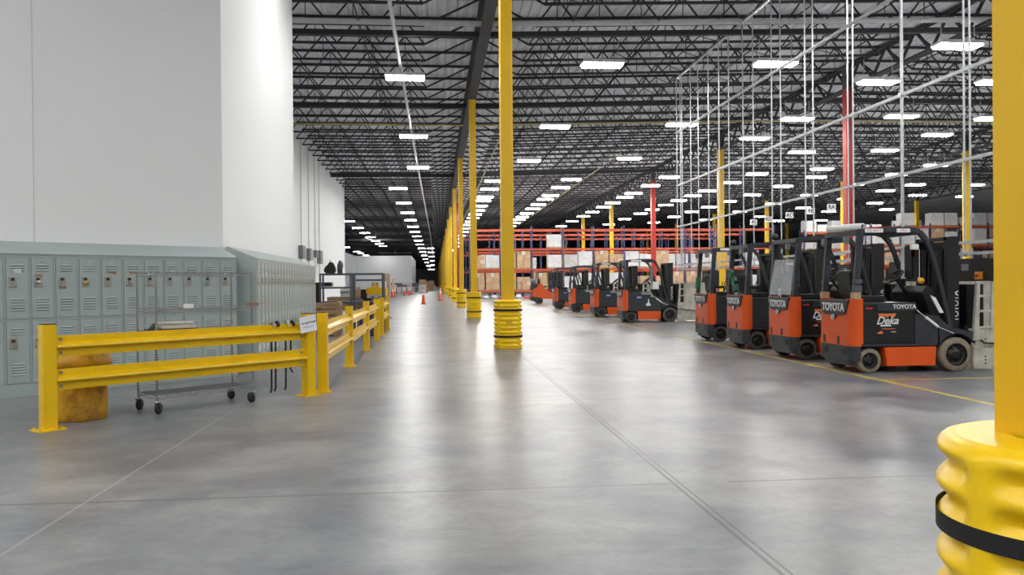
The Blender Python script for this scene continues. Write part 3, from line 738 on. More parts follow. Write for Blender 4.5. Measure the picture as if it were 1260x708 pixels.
mb = MB(); mb.box(-2.92, -2.55, 26.2, 26.5, .97, 1.28); mb.prism([(-2.95, 1.12), (-2.72, 1.30), (-2.5, 1.12), (-2.72, 1.16)], 26.05, 26.2, 'y')
tag(obj('white_bin', mb, mats=M['white']), 'open white plastic bin standing on the timber workbench', 'bin')
t = thing('floor_machine', (-1.75, 25.6, 0), 'yellow and pale machine with black rear standing behind the shelving', 'machine')
mb = MB(); mb.box(-.32, .30, -.2, .3, 1.05, 1.25); mb.box(-.2, .1, -.2, .3, 1.25, 1.30); obj('hood', mb, t, mats=M['yellow'], bevel=.03)
mb = MB(); mb.box(-.30, .28, -.2, .3, .93, 1.05); obj('body', mb, t, mats=M['carton2'], bevel=.02)
mb = MB(); mb.box(-.48, -.33, -.2, .3, .93, 1.2); mb.box(-.4, .3, -.15, .28, 0, .93); obj('base', mb, t, mats=M['tblack'])
for x in (-.12, .1):
    mb = MB(); mb.lathe([(.03, -.02), (.07, -.02), (.07, .02), (.03, .02)], c=(x, -.22, .95), axis='y', n=14, caps=True); obj('wheel', mb, t, mats=M['boxgrey'])
t = thing('notice_board', (-1.72, 27.2, 0), 'white upright panel with a black figure on it behind the shelving', 'board')
mb = MB(); mb.box(-.24, .16, 0, .03, .2, 1.45); obj('panel', mb, t, mats=M['white'])
mb = MB(); mb.box(-.04, .10, -.004, 0, .95, 1.2); mb.lathe([(.001, -.004), (.06, -.004), (.06, 0)], c=(.03, 0, 1.2), axis='y', n=14); obj('figure', mb, t, mats=M['ink'], label='black printed figure')
mb = MB(); mb.box(-.2, -.16, -.01, .03, 0, .2); mb.box(.1, .14, -.01, .03, 0, .2); obj('foot', mb, t, mats=M['boxgrey'])
t = thing('storage_bin', (-1.75, 22.2, 0), 'navy blue plastic bin on the floor behind the rail', 'bin')
mb = MB(); mb.prism([(-.2, 0), (.2, 0), (.23, .74), (-.23, .74)], -.25, .25, 'y'); obj('body', mb, t, mats=M['navy'], bevel=.02)
mb = MB(); mb.box(-.25, .25, -.27, .27, .70, .76); obj('rim', mb, t, mats=M['navy'])
t = thing('cardboard_box', (-2.85, 22.6, 0), 'low brown wooden crate on the floor beside the lockers', 'crate')
mb = MB()
for k in range(5): mb.box(-.45, .35, -.35, .35, .05 + k * .17, .19 + k * .17)
mb.box(-.42, -.36, -.38, .38, 0, .9); mb.box(.26, .32, -.38, .38, 0, .9); obj('slats', mb, t, mats=M['wood'])

# ------------------------------------------------------------ cones
def cone_meshes():
    b_ = MB().box(-.19, .19, -.19, .19, 0, .04).mesh('base', M['tblack'], .01)
    c = MB(); z = [0.04, .55, .68, .76, .92, 1.12]; prof = lambda h: .13 - .105 * (h - .04) / 1.1
    c.m = 0; c.lathe([(prof(.04), .04), (prof(.60), .60)], n=20); c.m = 1; c.lathe([(prof(.60), .60), (prof(.76), .76)], n=20); c.m = 0; c.lathe([(prof(.76), .76), (prof(.84), .84)], n=20)
    c.m = 1; c.lathe([(prof(.84), .84), (prof(.95), .95)], n=20); c.m = 0; c.lathe([(prof(.95), .95), (prof(1.14), 1.14), (.001, 1.15)], n=20)
    return b_, c.mesh('body', [M['cone'], M['white']])
CM = cone_meshes()
for (x, yv, lab) in ((-.79, 56, 'tall orange traffic cone with white bands, nearest in the aisle'), (.39, 67, 'orange traffic cone with white bands, farther and nearer the column line'),
        (-1.93, 33.5, 'orange traffic cone just behind the post of the far short rail'), (-2.02, 29.6, 'orange cone behind the shelving frame, by the white panel'),
        (-4.3, 90, 'orange cone beside the tall cardboard stack'), (-4.5, 88, 'second orange cone close beside the tall cardboard stack'), (-3.6, 100, 'orange cone past the cardboard stack near the tables'), (-3.2, 103, 'last orange cone before the tables'), (-3.0, 107, 'orange cone at the corner of the tables')):
    t = thing('traffic_cone', (x, yv, 0), lab, 'traffic cone', group='orange traffic cones'); obj('base', CM[0], t); obj('body', CM[1], t)
# far clutter along the left of the aisle
carton(-5.68, 100, 0, .62, .8, 2.6, 'tall narrow stack of brown cardboard at the far aisle side', 'carton')
carton(-5.0, 101, 0, .25, .8, 2.0, 'thin pale cardboard sheet leaning beside the tall cardboard stack', 'carton2')
rng = random.Random(3)
far = [(-5.1 + i * .62, 112 + i * 3.2) for i in range(12)]
for i, (x, yv) in enumerate(far[:7]):
    t = thing('packing_table', (x - 1.0, yv + 4, 0), 'packing table with a white top, %s past the cardboard stack' % nth(i), 'table', group='packing tables at the far aisle side')
    mb = MB(); mb.box(-.8, .8, -.5, .5, .85, .92); obj('top', mb, t, mats=M['white'])
    for a in (-.75, .75):
        for c_ in (-.45, .45):
            mb = MB(); mb.box(a - .03, a + .03, c_ - .03, c_ + .03, 0, .85); obj('leg', mb, t, mats=M['shelf'])
    mb = MB(); mb.box(-.8, .8, .4, .5, .92, 1.5 if i % 2 else 1.25); obj('back_panel', mb, t, mats=M['shelf'] if i % 3 else M['wrap'])
for i in range(26):
    x = -3.4 + rng.random() * 2.6; yv = 118 + i * 4.6 + rng.random() * 3
    h = .8 + rng.random() * 1.2
    if i < 8: x = -2.3 + rng.random() * .8
    if yv > 147: x = -3.0 + rng.random() * 2.6
    carton(x, yv, 0, 1.0, 1.0, h, 'brown carton load standing along the far aisle, %s in line' % nth(i), 'carton' if i % 3 else 'wrap', grp='carton loads along the far aisle')

# ------------------------------------------------------------ pallet racks
def frame_mesh():
    mb = MB()
    for yy in (0, 1.05): mb.box(-.045, .045, yy - .035, yy + .035, 0, 6.35)
    z = .2; k = 0
    while z < 6.0:
        a, b_ = (0, 1.05) if k % 2 == 0 else (1.05, 0)
        mb.bar((0, a, z), (0, b_, z + .75), .03); mb.bar((0, 0, z), (0, 1.05, z), .03); z += .75; k += 1
    return mb.mesh('upright_frame', M['rack_blue'])
FM = frame_mesh(); BAY = 2.75
def beam_mesh(): return MB().box(.045, BAY - .045, -.03, .03, -.075, .075).mesh('beam', M['rack_orange'])
BM = beam_mesh()
def rack(x0, y, nb, levels, lab):
    t = thing('pallet_rack', (x0, y, 0), lab, 'pallet rack', group='orange and blue pallet racks')
    for i in range(nb + 1): obj('upright_frame', FM, t, loc=(i * BAY, 0, 0))
    for i in range(nb):
        for z in levels:
            obj('beam', BM, t, loc=(i * BAY, -.05, z))
            if nb * len(levels) * 2 < 95: obj('beam', BM, t, loc=(i * BAY, 1.1, z))
    return t
LV = (.6, 2.5, 4.3, 5.98)
rack(3.0, 73, 10, LV, 'front orange-beamed pallet rack facing the aisle beyond the forklifts')
rack(3.0, 80.5, 10, LV, 'orange-beamed pallet rack standing second behind the forklifts')
rack(3.0, 88, 10, LV, 'orange-beamed pallet rack standing third behind the forklifts')
rack(38.6, 71, 8, LV, 'orange-beamed pallet rack across the cross aisle, behind the nearest forklifts')
rack(36.5, 80, 9, LV, 'orange-beamed pallet rack across the cross aisle, second row')
rack(33.5, 62, 2, (.6, 2.5, 4.3, 5.5), 'short orange rack by the hanging aisle signs') if False else None
def load_mesh(kind, h, seed):
    r_ = random.Random(seed); mb = MB()
    mb.m = 0
    for k in range(3): mb.box(-.55, .55, -.5 + k * .45, -.4 + k * .45, 0, .09)
    for k in range(6): mb.box(-.55 + k * .2, -.43 + k * .2, -.5, .5, .09, .12)
    if kind == 'wrap':
        mb.m = 3; mb.box(-.52, .52, -.47, .47, .12, h)
        mb.m = 2; mb.box(-.2, .1, -.475, -.47, h * .5, h * .62)
    else:
        z = .12
        while z < h - .1:
            hh = .36; w = 3 if r_.random() < .5 else 2; st = 1.06 / w
            for i in range(w):
                for j_ in range(2):
                    mb.m = 1 if r_.random() < .7 else 2
                    if r_.random() < .08 and z > h - .6: continue
                    e = .012; mb.box(-.53 + st * i + e, -.53 + st * (i + 1) - e, -.48 + .48 * j_ + e, -.48 + .48 * (j_ + 1) - e, z, z + hh - .01)
            z += hh
    return mb.mesh('pallet_load', [M['wood'], M['carton'], M['carton2'], M['wrap']])
LMSH = {(k, h): load_mesh(k, h, int(h * 10)) for k in ('wrap', 'cart') for h in (.8, 1.2, 1.5)}
rg = random.Random(11)
def fill(x0, y, nb, spec, where):
    n = 0
    for i in range(nb):
        for li, (z, prob, wrapp) in enumerate(spec):
            for s_ in (0, 1):
                if rg.random() > prob: continue
                kind = 'wrap' if rg.random() < wrapp else 'cart'; h = rg.choice((1.2, 1.5, 1.5)) if z < 5.9 else rg.choice((.8, 1.2))
                o = obj('pallet_load', LMSH[(kind, h)], loc=(x0 + i * BAY + .72 + s_ * 1.3, y + .52, z))
                n += 1; o.scale = (1.14, 1, 1)
                tag(o, '%s load in %s, %s bay, %s level, %s place' % ('white wrapped' if kind == 'wrap' else 'brown carton', where, nth(i), ('floor', 'low', 'second', 'third', 'top')[li], ('first', 'second')[s_]), 'pallet load', 'pallet loads in ' + where)
fill(3.0, 73, 10, [(0.0, 0, .2), (.69, .95, .15), (2.59, .8, .45), (4.39, .05, .7), (6.07, .0, .8)], 'the front rack')
fill(3.0, 80.5, 10, [(0, 0, 0), (.69, .3, .2), (2.59, .6, .7)], 'the second rack')
fill(38.6, 71, 8, [(0, 0, 0), (.69, .3, .2), (2.59, .4, .5), (4.39, .9, .85), (6.07, .75, .95)], 'the side rack')
fill(36.5, 80, 9, [(0, 0, 0), (.69, 0, .2), (2.59, 0, .5), (4.39, .6, .85), (6.07, .8, .95)], 'the back side rack')
# loose white bags/pallets on the floor in front of the front rack
for i in range(9):
    x = 3.6 + i * .72; mb = MB()
    mb.lathe([(.01, 0), (.28, .02), (.33, .15), (.25, .32), (.08, .38), (.01, .38)], n=12); o = obj('white_sack', mb, mats=M['wrap'] if i % 3 else M['linered'], loc=(x, 72.0 + .3 * (i % 2), 0)); o.scale = (.9, .7, .5 + .2 * (i % 3))
    tag(o, '%s sack on the floor at the foot of the front rack, %s in line' % ('white' if i % 3 else 'red', nth(i)), 'sack', 'sacks at the foot of the front rack')
# aisle signs
for i, (s_, yv) in enumerate((('RA', 62.3), ('RB', 65.9), ('RC', 70.0), ('RD', 74.6), ('RE', 78.2))):
    t = thing('aisle_sign', (30.65, yv, 7.0), 'white hanging aisle sign reading %s, %s' % (s_, ('nearest of the line', 'second of the line', 'middle of the line', 'fourth of the line', 'farthest of the line')[i]), 'sign', group='hanging aisle signs')
    mb = MB(); mb.box(-.34, .34, -.02, .02, -.25, .25); obj('board', mb, t, mats=M['white'])
    l_ = obj('lettering', text_mesh('lettering', s_, .42, M['ink'], .003, bold=.012), t, loc=(0, -.024, 0)); l_.rotation_euler = (PI / 2, 0, 0)
    mb = MB(); mb.bar((-.28, 0, .25), (0, 0, .6), .015); mb.bar((.28, 0, .25), (0, 0, .6), .015); mb.bar((0, 0, .6), (0, 0, 3.14), .012); obj('hanger', mb, t, mats=M['boxgrey'])

# ------------------------------------------------------------ hanging strut frame over the chargers
XF = 9.05
t = thing('strut_frame', (XF, 10, 0), 'galvanised strut frame hung from the roof above the forklift fronts', 'frame')
for z, y0, y1 in ((8.93, 10.5, 30.55), (6.91, 10.5, 30.6), (4.93, 10.5, 30.65), (3.39, 10.5, 30.65), (1.97, 12.0, 30.7), (1.78, 10.5, 30.75)):
    mb = MB(); w = .055 if z > 3.5 else .05
    mb.box(-.03, .03, y0 - 10, y1 - 10, z - w / 2, z + w / 2); obj('strut', mb, t, mats=M['galv'])
HY = [30.6, 30.15, 29.95, 28.9, 28.05, 26.97, 25.94, 25.05, 23.86, 23.07, 21.76, 21.18, 19.73, 19.3, 17.61, 17.38, 15.48, 13.57, 13.41]
for i, yv in enumerate(HY):
    w = .026 if yv != 15.48 else .045
    mb = MB(); mb.box(-w / 2, w / 2, yv - 10 - w / 2, yv - 10 + w / 2, 1.76, 9.0 if yv > 20 else 9.2)
    for z in (1.78, 4.93, 6.91): mb.box(-w, w, yv - 10 - w, yv - 10 + w, z - .05, z + .05)
    obj('hanger_rod', mb, t, mats=M['galv'])
for yv in (12.6, 15.5, 19.5, 24, 28.9, 30.7):
    mb = MB(); mb.box(0, .9, yv - 10.02, yv - 9.98, 1.76, 1.8); mb.box(0, .9, yv - 10.02, yv - 9.98, 1.95, 1.99); obj('cross_strut', mb, t, mats=M['galv'])
# battery chargers
for i, yv in enumerate((12.3, 14.6, 16.8, 19.1, 21.6, 24.2, 26.9, 29.4)):
    t = thing('battery_charger', (9.9, yv, 0), 'black battery charger cabinet on a stand, %s along the row under the strut frame' % nth(i), 'charger', group='battery chargers under the strut frame')
    mb = MB(); mb.box(-.22, .22, -.3, .3, 1.18, 1.72); obj('cabinet', mb, t, mats=M['tblack'], bevel=.01)
    for a in (-.2, .2):
        for c_ in (-.27, .27):
            mb = MB(); mb.box(a - .02, a + .02, c_ - .02, c_ + .02, 0, 1.18); obj('leg', mb, t, mats=M['shelf'])
    mb = MB(); mb.tube([(-.23, .05, 1.5), (-.35, .1, 1.2), (-.34, .2, .8), (-.26, .22, 1.2)], .018, 6); obj('cable', mb, t, mats=M['rubber'])
    mb = MB(); mb.box(-.235, -.22, -.2, .0, 1.5, 1.62); obj('display', mb, t, mats=M['boxgrey'])
t = thing('control_rail', (9.4, 13.3, 0), 'black rail with an orange emergency stop box behind the nearest clamp', 'rail')
mb = MB(); mb.box(-.04, .04, -1.2, 1.6, 1.33, 1.46); mb.box(-.03, .03, -1.1, -1.04, 0, 1.33); mb.box(-.03, .03, 1.5, 1.56, 0, 1.33); obj('bar', mb, t, mats=M['tblack'])
mb = MB(); mb.box(-.09, -.04, .25, .40, 1.34, 1.47); q = obj('stop_box', mb, t, mats=mat('amber', (.8, .35, .01), .5)); mb = MB(); mb.lathe([(.001, -.12), (.03, -.12), (.03, -.09)], c=(0, .325, 1.405), axis='x', n=14); obj('button', mb, q, mats=M['linered'], label='red stop button')

# ------------------------------------------------------------ forklifts
def arc(cx, cz, r, a0, a1, n=10): return [(cx + r * math.cos(a0 + (a1 - a0) * i / n), cz + r * math.sin(a0 + (a1 - a0) * i / n)) for i in range(n + 1)]
HW = .53
def plan_rear(x0, x1, hw, r):   # rounded rear outline in (x,y)
    return [(x1, -hw)] + arc(x0 + r, -hw + r, r, -PI / 2, -PI, 8) + arc(x0 + r, hw - r, r, PI, PI / 2, 8) + [(x1, hw)]
def wheel_meshes(r, w, m):
    a = MB(); a.lathe([(r * .66, -w / 2), (r * .93, -w / 2), (r, -w / 2 + .02), (r, w / 2 - .02), (r * .93, w / 2), (r * .66, w / 2)], axis='y', n=36)
    b_ = MB(); b_.lathe([(.001, -w / 2 + .03), (r * .28, -w / 2 + .01), (r * .32, -w / 2 + .035), (r * .55, -w / 2 + .045), (r * .67, -w / 2 + .008), (r * .67, w / 2 - .01), (.001, w / 2 - .01)], axis='y', n=28)
    for k in range(6):
        q = k * PI / 3; b_.obox((r * .42 * math.cos(q), -w / 2 + .03, r * .42 * math.sin(q)), (1, 0, 0), (0, 1, 0), (0, 0, 1), .012, .012, .012)
    return a.mesh('tyre', m), b_.mesh('hub', M['tblack'])
def forklift(loc, lab, opt):
    g = 'parked sit-down forklifts'
    t = thing('forklift', loc, lab, 'forklift', 0, g)
    # --- counterweight
    def cw():
        mb = MB(); mb.prism(plan_rear(-.03, .14, HW, .13), .39, .86, 'z')
        mb.prism([(x, y) for x, y in plan_rear(-.03, .14, HW, .13)], .86, .863, 'z')
        # raised shoulders at both corners
        for s_ in (-1, 1):
            pts = [(.14, s_ * HW)] + [(x, s_ * abs(y)) for x, y in arc(.10, -HW + .13, .13, -PI / 2, -PI * .98, 8)] + [(-.03, s_ * (HW - .16)), (.14, s_ * (HW - .16))]
            pts = [(max(x, -.03), y) for x, y in pts]
            mb.prism(pts, .863, 1.075, 'z')
        return mb.mesh('counterweight', M['orange'], .012)
    obj('counterweight', cached('cw', cw), t)
    def panel():
        mb = MB()  # grey rear panel with pointed lower edge, on a plane x
        poly = [(-.46, 1.06), (.46, 1.06), (.36, .86), (.28, .835), (.10, .83), (.0, .76), (-.10, .83), (-.28, .835), (-.36, .86)]
        mb.prism([(y, z) for y, z in poly], -.05, .12, 'x'); return mb.mesh('rear_panel', M['tgrey'], .008)
    rp = obj('rear_panel', cached('rpan', panel), t)
    l_ = obj('lettering', cached('toy', lambda: text_mesh('lettering', 'TOYOTA', .165, M['letter'], .003, bold=.004)), rp, loc=(-.055, 0, .945)); l_.rotation_euler = (PI / 2, 0, -PI / 2)
    def badge():
        mb = MB()
        for (a, c_, ra, rb) in ((0, 0, .05, .038), (0, .0, .02, .036), (0, .016, .036, .014)):
            pts = [(-.058, a + ra * math.cos(q * PI / 12), c_ + rb * math.sin(q * PI / 12)) for q in range(25)]; mb.tube(pts, .004, 5, caps=False)
        return mb.mesh('badge', M['letter'])
    obj('badge', cached('badge', badge), rp, loc=(0, 0, .80))
    def bumper():
        mb = MB(); mb.prism(plan_rear(-.035, .10, HW + .004, .135), .17, .39, 'z')
        mb.prism(plan_rear(.01, .10, HW - .04, .13), .10, .17, 'z'); return mb.mesh('bumper', M['tgrey'], .01)
    obj('bumper', cached('bump', bumper), t)
    def vents():
        mb = MB(); 
        mb.box(-.042, -.03, -.065, .065, .25, .35); return mb.mesh('vent', M['tblack'])
    def slot():
        mb = MB(); mb.box(-.036, -.025, -.03, .03, .40, .52); return mb.mesh('slot', M['tblack'])
    for y in (-.285, .285): obj('vent', cached('vent', vents), t, loc=(0, y, 0))
    for y in (-.12, .32): obj('slot', cached('slot', slot), t, loc=(0, y, 0))
    # --- wheels
    key = 'tan' if opt.get('tan') else 'gry'; mt = M['tyre_tan'] if opt.get('tan') else M['tyre']
    rr = cached('rw' + key, lambda: wheel_meshes(.18, .15, mt)); fr = cached('fw' + key, lambda: wheel_meshes(.25, .20, mt))
    for y in (-HW + .10, HW - .10):
        w_ = obj('wheel', rr[0], t, loc=(.25, y, .18)); h_ = obj('hub', rr[1], w_)
        if y > 0: w_.rotation_euler = (0, 0, PI)
    for y in (-HW + .11, HW - .11):
        w_ = obj('wheel', fr[0], t, loc=(1.56, y, .25)); obj('hub', fr[1], w_)
        if y > 0: w_.rotation_euler = (0, 0, PI)
    # --- chassis
    def chassis():
        mb = MB(); mb.box(.14, 1.3, -HW + .16, HW - .16, .10, .40)
        sd = [(.10, .405), (1.22, .405), (1.26, .36)] + [(x, z) for x, z in arc(1.56, .25, .30, PI * .93, PI * .12, 14)] + [(1.93, .30), (1.93, .42), (1.75, .56), (1.62, .60), (1.50, .62), (1.30, .78), (1.0, .78), (.10, .435)]
        for s_ in (-1, 1):
            mb.prism([(.12, .39), (1.25, .39), (1.25, .425), (.12, .425)], s_ * (HW + .012), s_ * (HW - .17))
            body = [(.92, .42), (1.24, .42)] + arc(1.56, .25, .31, PI * .90, PI * .18, 14) + [(1.80, .55), (1.42, .66), (1.26, .84), (.92, .84)]
            # split concave body into strips for a clean fill
            mb.prism([(.92, .42), (1.27, .42), (1.27, .82), (.92, .84)], s_ * HW, s_ * (HW - .2))
            ar = arc(1.56, .25, .305, PI * .82, PI * .16, 12); top = [(1.27, .82), (1.33, .76), (1.40, .70), (1.46, .66), (1.52, .635), (1.58, .625), (1.64, .615), (1.70, .60), (1.74, .58), (1.78, .56), (1.82, .54), (1.85, .50), (1.88, .46)]
            for i in range(12): mb.prism([ar[i], ar[i + 1], top[i + 1], top[i]], s_ * HW, s_ * (HW - .2))
        mb.box(1.0, 1.62, -HW + .2, HW - .2, .40, .60)
        mb.box(1.85, 1.9, -.4, .4, .2, .5)
        return mb.mesh('chassis', M['tgrey'])
    obj('chassis', cached('chas', chassis), t)
    def step():
        mb = MB()
        mb.prism([(.455, .375), (1.245, .375), (1.225, .10), (.49, .10)], -(HW + .008), -(HW - .15))
        return mb.mesh('battery_step', M['orange'], .008)
    obj('battery_step', cached('step', step), t); obj('battery_step', cached('step', step), t, loc=(0, 2 * HW - .142, 0))
    mcov = M['tblack'] if opt.get('deka') else M['tgrey']
    def side():
        mb = MB(); mb.box(.135, .915, -HW + .005, HW - .005, .43, .985); return mb.mesh('battery_compartment', mcov, .006)
    obj('battery_compartment', cached('side' + str(bool(opt.get('deka'))), side), t)
    def hood():
        mb = MB(); mb.box(.12, .93, -HW + .0, HW - .0, .985, 1.015)
        for s_ in (-1, 1): mb.prism([(.34, .90), (.90, .89), (.935, .92), (.935, 1.02), (.34, 1.0)], s_ * (HW + .012), s_ * (HW - .02))
        return mb.mesh('hood', M['tgrey'], .008)
    hd = obj('hood', cached('hood', hood), t)
    l_ = obj('lettering', cached('toy2', lambda: text_mesh('lettering', 'TOYOTA', .085, M['letter'], .002, bold=.002)), hd, loc=(.755, -HW - .016, .955)); l_.rotation_euler = (PI / 2, 0, 0)
    # --- decals
    if opt.get('deka'):
        def dk():
            mb = MB(); y = -HW + .001
            mb.m = 0; mb.prism([(.36, .86), (.64, .86), (.60, .80), (.54, .83), (.50, .80), (.46, .83), (.40, .80)], y, y - .003)
            mb.prism([(.34, .57), (.44, .57), (.42, .61), (.38, .60)], y, y - .003); mb.box(.42, .62, y - .003, y, .635, .645)
            mb.m = 1; mb.box(.56, .63, y - .003, y, .59, .60); mb.box(.40, .56, y - .003, y, .675, .70)
            mb.m = 2; mb.box(.18, .28, y - .003, y, .925, .95); return mb.mesh('decal', [M['decal_orange'], M['letter'], M['linered']])
        dc = obj('decal', cached('dk', dk), t)
        l_ = obj('lettering', cached('deka', lambda: text_mesh('lettering', 'Deka', .155, M['letter'], .002, italic=.35, bold=.003)), dc, loc=(.50, -HW - .001, .755)); l_.rotation_euler = (PI / 2, 0, 0)
    else:
        def bl():
            y = -HW + .001; mb = MB(); mb.m = 0; mb.box(.42, .60, y - .003, y, .80, .87); mb.m = 1; mb.box(.45, .57, y - .005, y - .003, .825, .845)
            return mb.mesh('decal', [M['decal_blue'], M['letter']])
        if opt.get('blue'): obj('decal', cached('bl', bl), t)
        if opt.get('tag'):
            mb = MB(); y = -HW; mb.prism([(.74, .55), (.90, .55), (.89, .62), (.85, .66), (.845, .78), (.82, .78), (.80, .66), (.75, .62)], y, y - .004); obj('hang_tag', mb, t, mats=M['white'])
    # --- seat, console
    def seat():
        mb = MB(); mb.box(.22, .68, -.23, .23, 1.01, 1.11); mb.prism([(.14, 1.10), (.26, 1.08), (.20, 1.50), (.10, 1.48)], -.22, .22); return mb.mesh('seat', M['black'], .03)
    obj('seat', cached('seat', seat), t)
    def arm():
        mb = MB(); mb.box(.32, .6, .25, .32, 1.18, 1.24); mb.tube([(.4, .28, 1.02), (.4, .28, 1.2)], .02, 6); mb.tube([(.56, .28, 1.22), (.58, .28, 1.34)], .012, 6); return mb.mesh('armrest', M['black'])
    obj('armrest', cached('arm', arm), t)
    def cowl():
        mb = MB(); mb.prism([(1.05, .60), (1.42, .60), (1.50, .84), (1.32, 1.20), (1.18, 1.26), (1.10, 1.16), (1.22, .84)], -.42, .42); mb.tube([(1.14, 0, 1.10), (.94, 0, 1.36)], .03, 8); return mb.mesh('dashboard', M['black'], .012)
    obj('dashboard', cached('cowl', cowl), t)
    def sw():
        mb = MB(); c = Vector((.90, 0, 1.39)); u = Vector((0, 1, 0)); n_ = Vector((-.62, 0, .78)).normalized(); v = n_.cross(u)
        mb.tube([c + (u * math.cos(q * PI / 12) + v * math.sin(q * PI / 12)) * .16 for q in range(25)], .014, 6, caps=False)
        for q in (0, 2.1, 4.2): mb.tube([c, c + (u * math.cos(q) + v * math.sin(q)) * .16], .01, 5)
        mb.lathe([(.001, -.02), (.04, -.015), (.04, .015), (.001, .02)], c=c, n=12); return mb.mesh('steering_wheel', M['rubber'])
    obj('steering_wheel', cached('sw', sw), t)
    # --- overhead guard
    def guardm():
        mb = MB()
        for s_ in (-1, 1):
            y = s_ * (HW - .05)
            for (p_, q_) in (((.05, 1.07), (.09, 1.6)), ((.09, 1.6), (.13, 2.02))): mb.bar((p_[0], y, p_[1]), (q_[0], y, q_[1]), .075, .085, up=(1, 0, 0))
            pts = [(.10, 2.045), (.5, 2.075), (.90, 2.075), (1.02, 2.04), (1.12, 1.93), (1.20, 1.75), (1.28, 1.48), (1.36, 1.18), (1.43, .88), (1.49, .60)]
            for i in range(len(pts) - 1): mb.bar((pts[i][0], y, pts[i][1]), (pts[i + 1][0], y, pts[i + 1][1]), .065, .075 if i < 4 else .06, up=(0, 0, 1) if i < 3 else (1, 0, 0))
        mb.box(.06, .15, -HW + .03, HW - .03, 2.0, 2.07); mb.box(.98, 1.06, -HW + .03, HW - .03, 2.0, 2.06)
        for k in range(7): 
            yy = -HW + .13 + k * .133; mb.bar((.12, yy, 2.045), (1.0, yy, 2.055), .02, .035)
        return mb.mesh('overhead_guard', M['tgrey'], .006)
    og = obj('overhead_guard', cached('guard', guardm), t)
    # --- mast
    def mast():
        mb = MB()
        for s_ in (-1, 1):
            y = s_ * .36
            mb.box(1.50, 1.62, y - .04, y + .04, .12, 1.97); mb.box(1.62, 1.72, y * .86 - .035, y * .86 + .035, .10, 1.98)
            mb.tube([(1.53, y * .62, .2), (1.53, y * .62, 1.80)], .035, 10)
        mb.box(1.50, 1.70, -.38, .38, 1.92, 1.97); mb.box(1.50, 1.60, -.38, .38, .95, 1.03); mb.box(1.50, 1.60, -.38, .38, .12, .22)
        mb.box(1.57, 1.60, -.26, .26, 1.2, 1.9)
        return mb.mesh('mast', M['black'])
    ms = obj('mast', cached('mast', mast), t)
    l_ = obj('lettering', cached('toy3', lambda: text_mesh('lettering', 'TOYOTA', .11, M['letter'], .002, bold=.002)), ms, loc=(1.665, -.355, .95)); l_.rotation_euler = (PI / 2, -PI / 2, 0)
    def hose():
        mb = MB()
        for k, y in enumerate((-.12, -.05, .06, .14)):
            mb.tube([(1.56, y, .6), (1.48, y, 1.1), (1.52, y * 1.1, 1.75), (1.60, y, 1.88), (1.68, y, 1.7), (1.70, y, 1.0)], .014, 6)
        mb.tube([(1.36, -.5, 1.05), (1.40, -.51, .75), (1.43, -.5, .72), (1.41, -.49, 1.05)], .008, 5)
        return mb.mesh('hydraulic_hose', M['rubber'])
    obj('hydraulic_hose', cached('hose', hose), t)
    def tie():
        mb = MB(); mb.tube([(1.08, -.535, .80), (1.26, -.545, .66)], .022, 8); mb.tube([(.94, -.535, .91), (1.08, -.535, .80)], .006, 5); mb.tube([(1.26, -.545, .66), (1.50, -.55, .56)], .006, 5)
        return mb.mesh('strap_handle', M['white'])
    obj('strap_handle', cached('tie', tie), t, label='white cord weight')
    # --- carriage and clamp
    def carr():
        mb = MB(); mb.box(1.74, 1.79, -.45, .45, .18, .30); mb.box(1.74, 1.79, -.45, .45, .56, .66)
        for y in (-.44, 0, .40): mb.box(1.73, 1.79, y, y + .05, .18, .66)
        return mb.mesh('carriage', M['black'])
    obj('carriage', cached('carr', carr), t)
    def clampm():
        mb = MB()
        # cross arms
        for z in (.33, .50): mb.box(1.80, 1.93, -.56, .56, z - .05, z + .05)
        for s_ in (-1, 1):
            y = s_ * .50
            # ladder-like tapered backing frame, then the big plate
            mb.prism([(1.80, .30), (1.90, .30), (1.93, 1.31), (1.88, 1.31)], y - .03, y + .03)
            for z in (.62, .86, 1.08, 1.28): mb.box(1.86, 2.10, y - .025, y + .025, z, z + .035)
            mb.prism([(2.08, .60), (2.75, .55), (2.80, 1.25), (2.74, 1.31), (2.10, 1.31)], y - .03, y + .01)
            mb.box(1.84, 2.75, y - .04, y + .03, .36, .60)
            mb.prism([(1.80, .04), (2.08, .03), (2.08, .34), (1.80, .34)], y - .05, y + .03); mb.box(2.08, 2.78, y - .03, y + .02, .06, .36)
        return mb.mesh('carton_clamp', M['clamp'], .008)
    def cbody():
        mb = MB(); mb.box(1.80, 2.06, -.40, .40, .62, 1.27); mb.tube([(1.97, -.44, .42), (1.97, .44, .42)], .05, 10); return mb.mesh('clamp_body', M['black'])
    cl = obj('carton_clamp', cached('clamp', clampm), t, label='beige carton clamp plates'); obj('clamp_body', cached('cbody', cbody), cl)
    def bolts():
        mb = MB()
        for z in (.12, .17, .22, .42, .47): mb.lathe([(.001, 0), (.014, 0)], c=(1.98, -.555, z), axis='y', n=8)
        mb.tube([(1.72, -.3, .62), (1.80, -.5, .58), (1.95, -.57, .42), (2.4, -.56, .38), (2.7, -.55, .40)], .012, 6)
        return mb.mesh('clamp_hose', M['rubber'])
    obj('clamp_hose', cached('bolts', bolts), cl)
    # --- lights & mirror
    def lampm():
        mb = MB(); mb.box(.02, .08, -.05, .05, 0, .11); return mb.mesh('work_light', M['boxgrey'], .01)
    for y in (HW - .12, -HW + .25):
        w_ = obj('work_light', cached('wl', lampm), t, loc=(-.03, y, 1.88))
    mb2 = cached('mir', lambda: MB().box(.88, 1.0, -.52, -.47, 1.78, 1.86).mesh('mirror', M['white'], .01))
    if opt.get('mirror'): obj('mirror', mb2, t, label='white rear-view mirror')
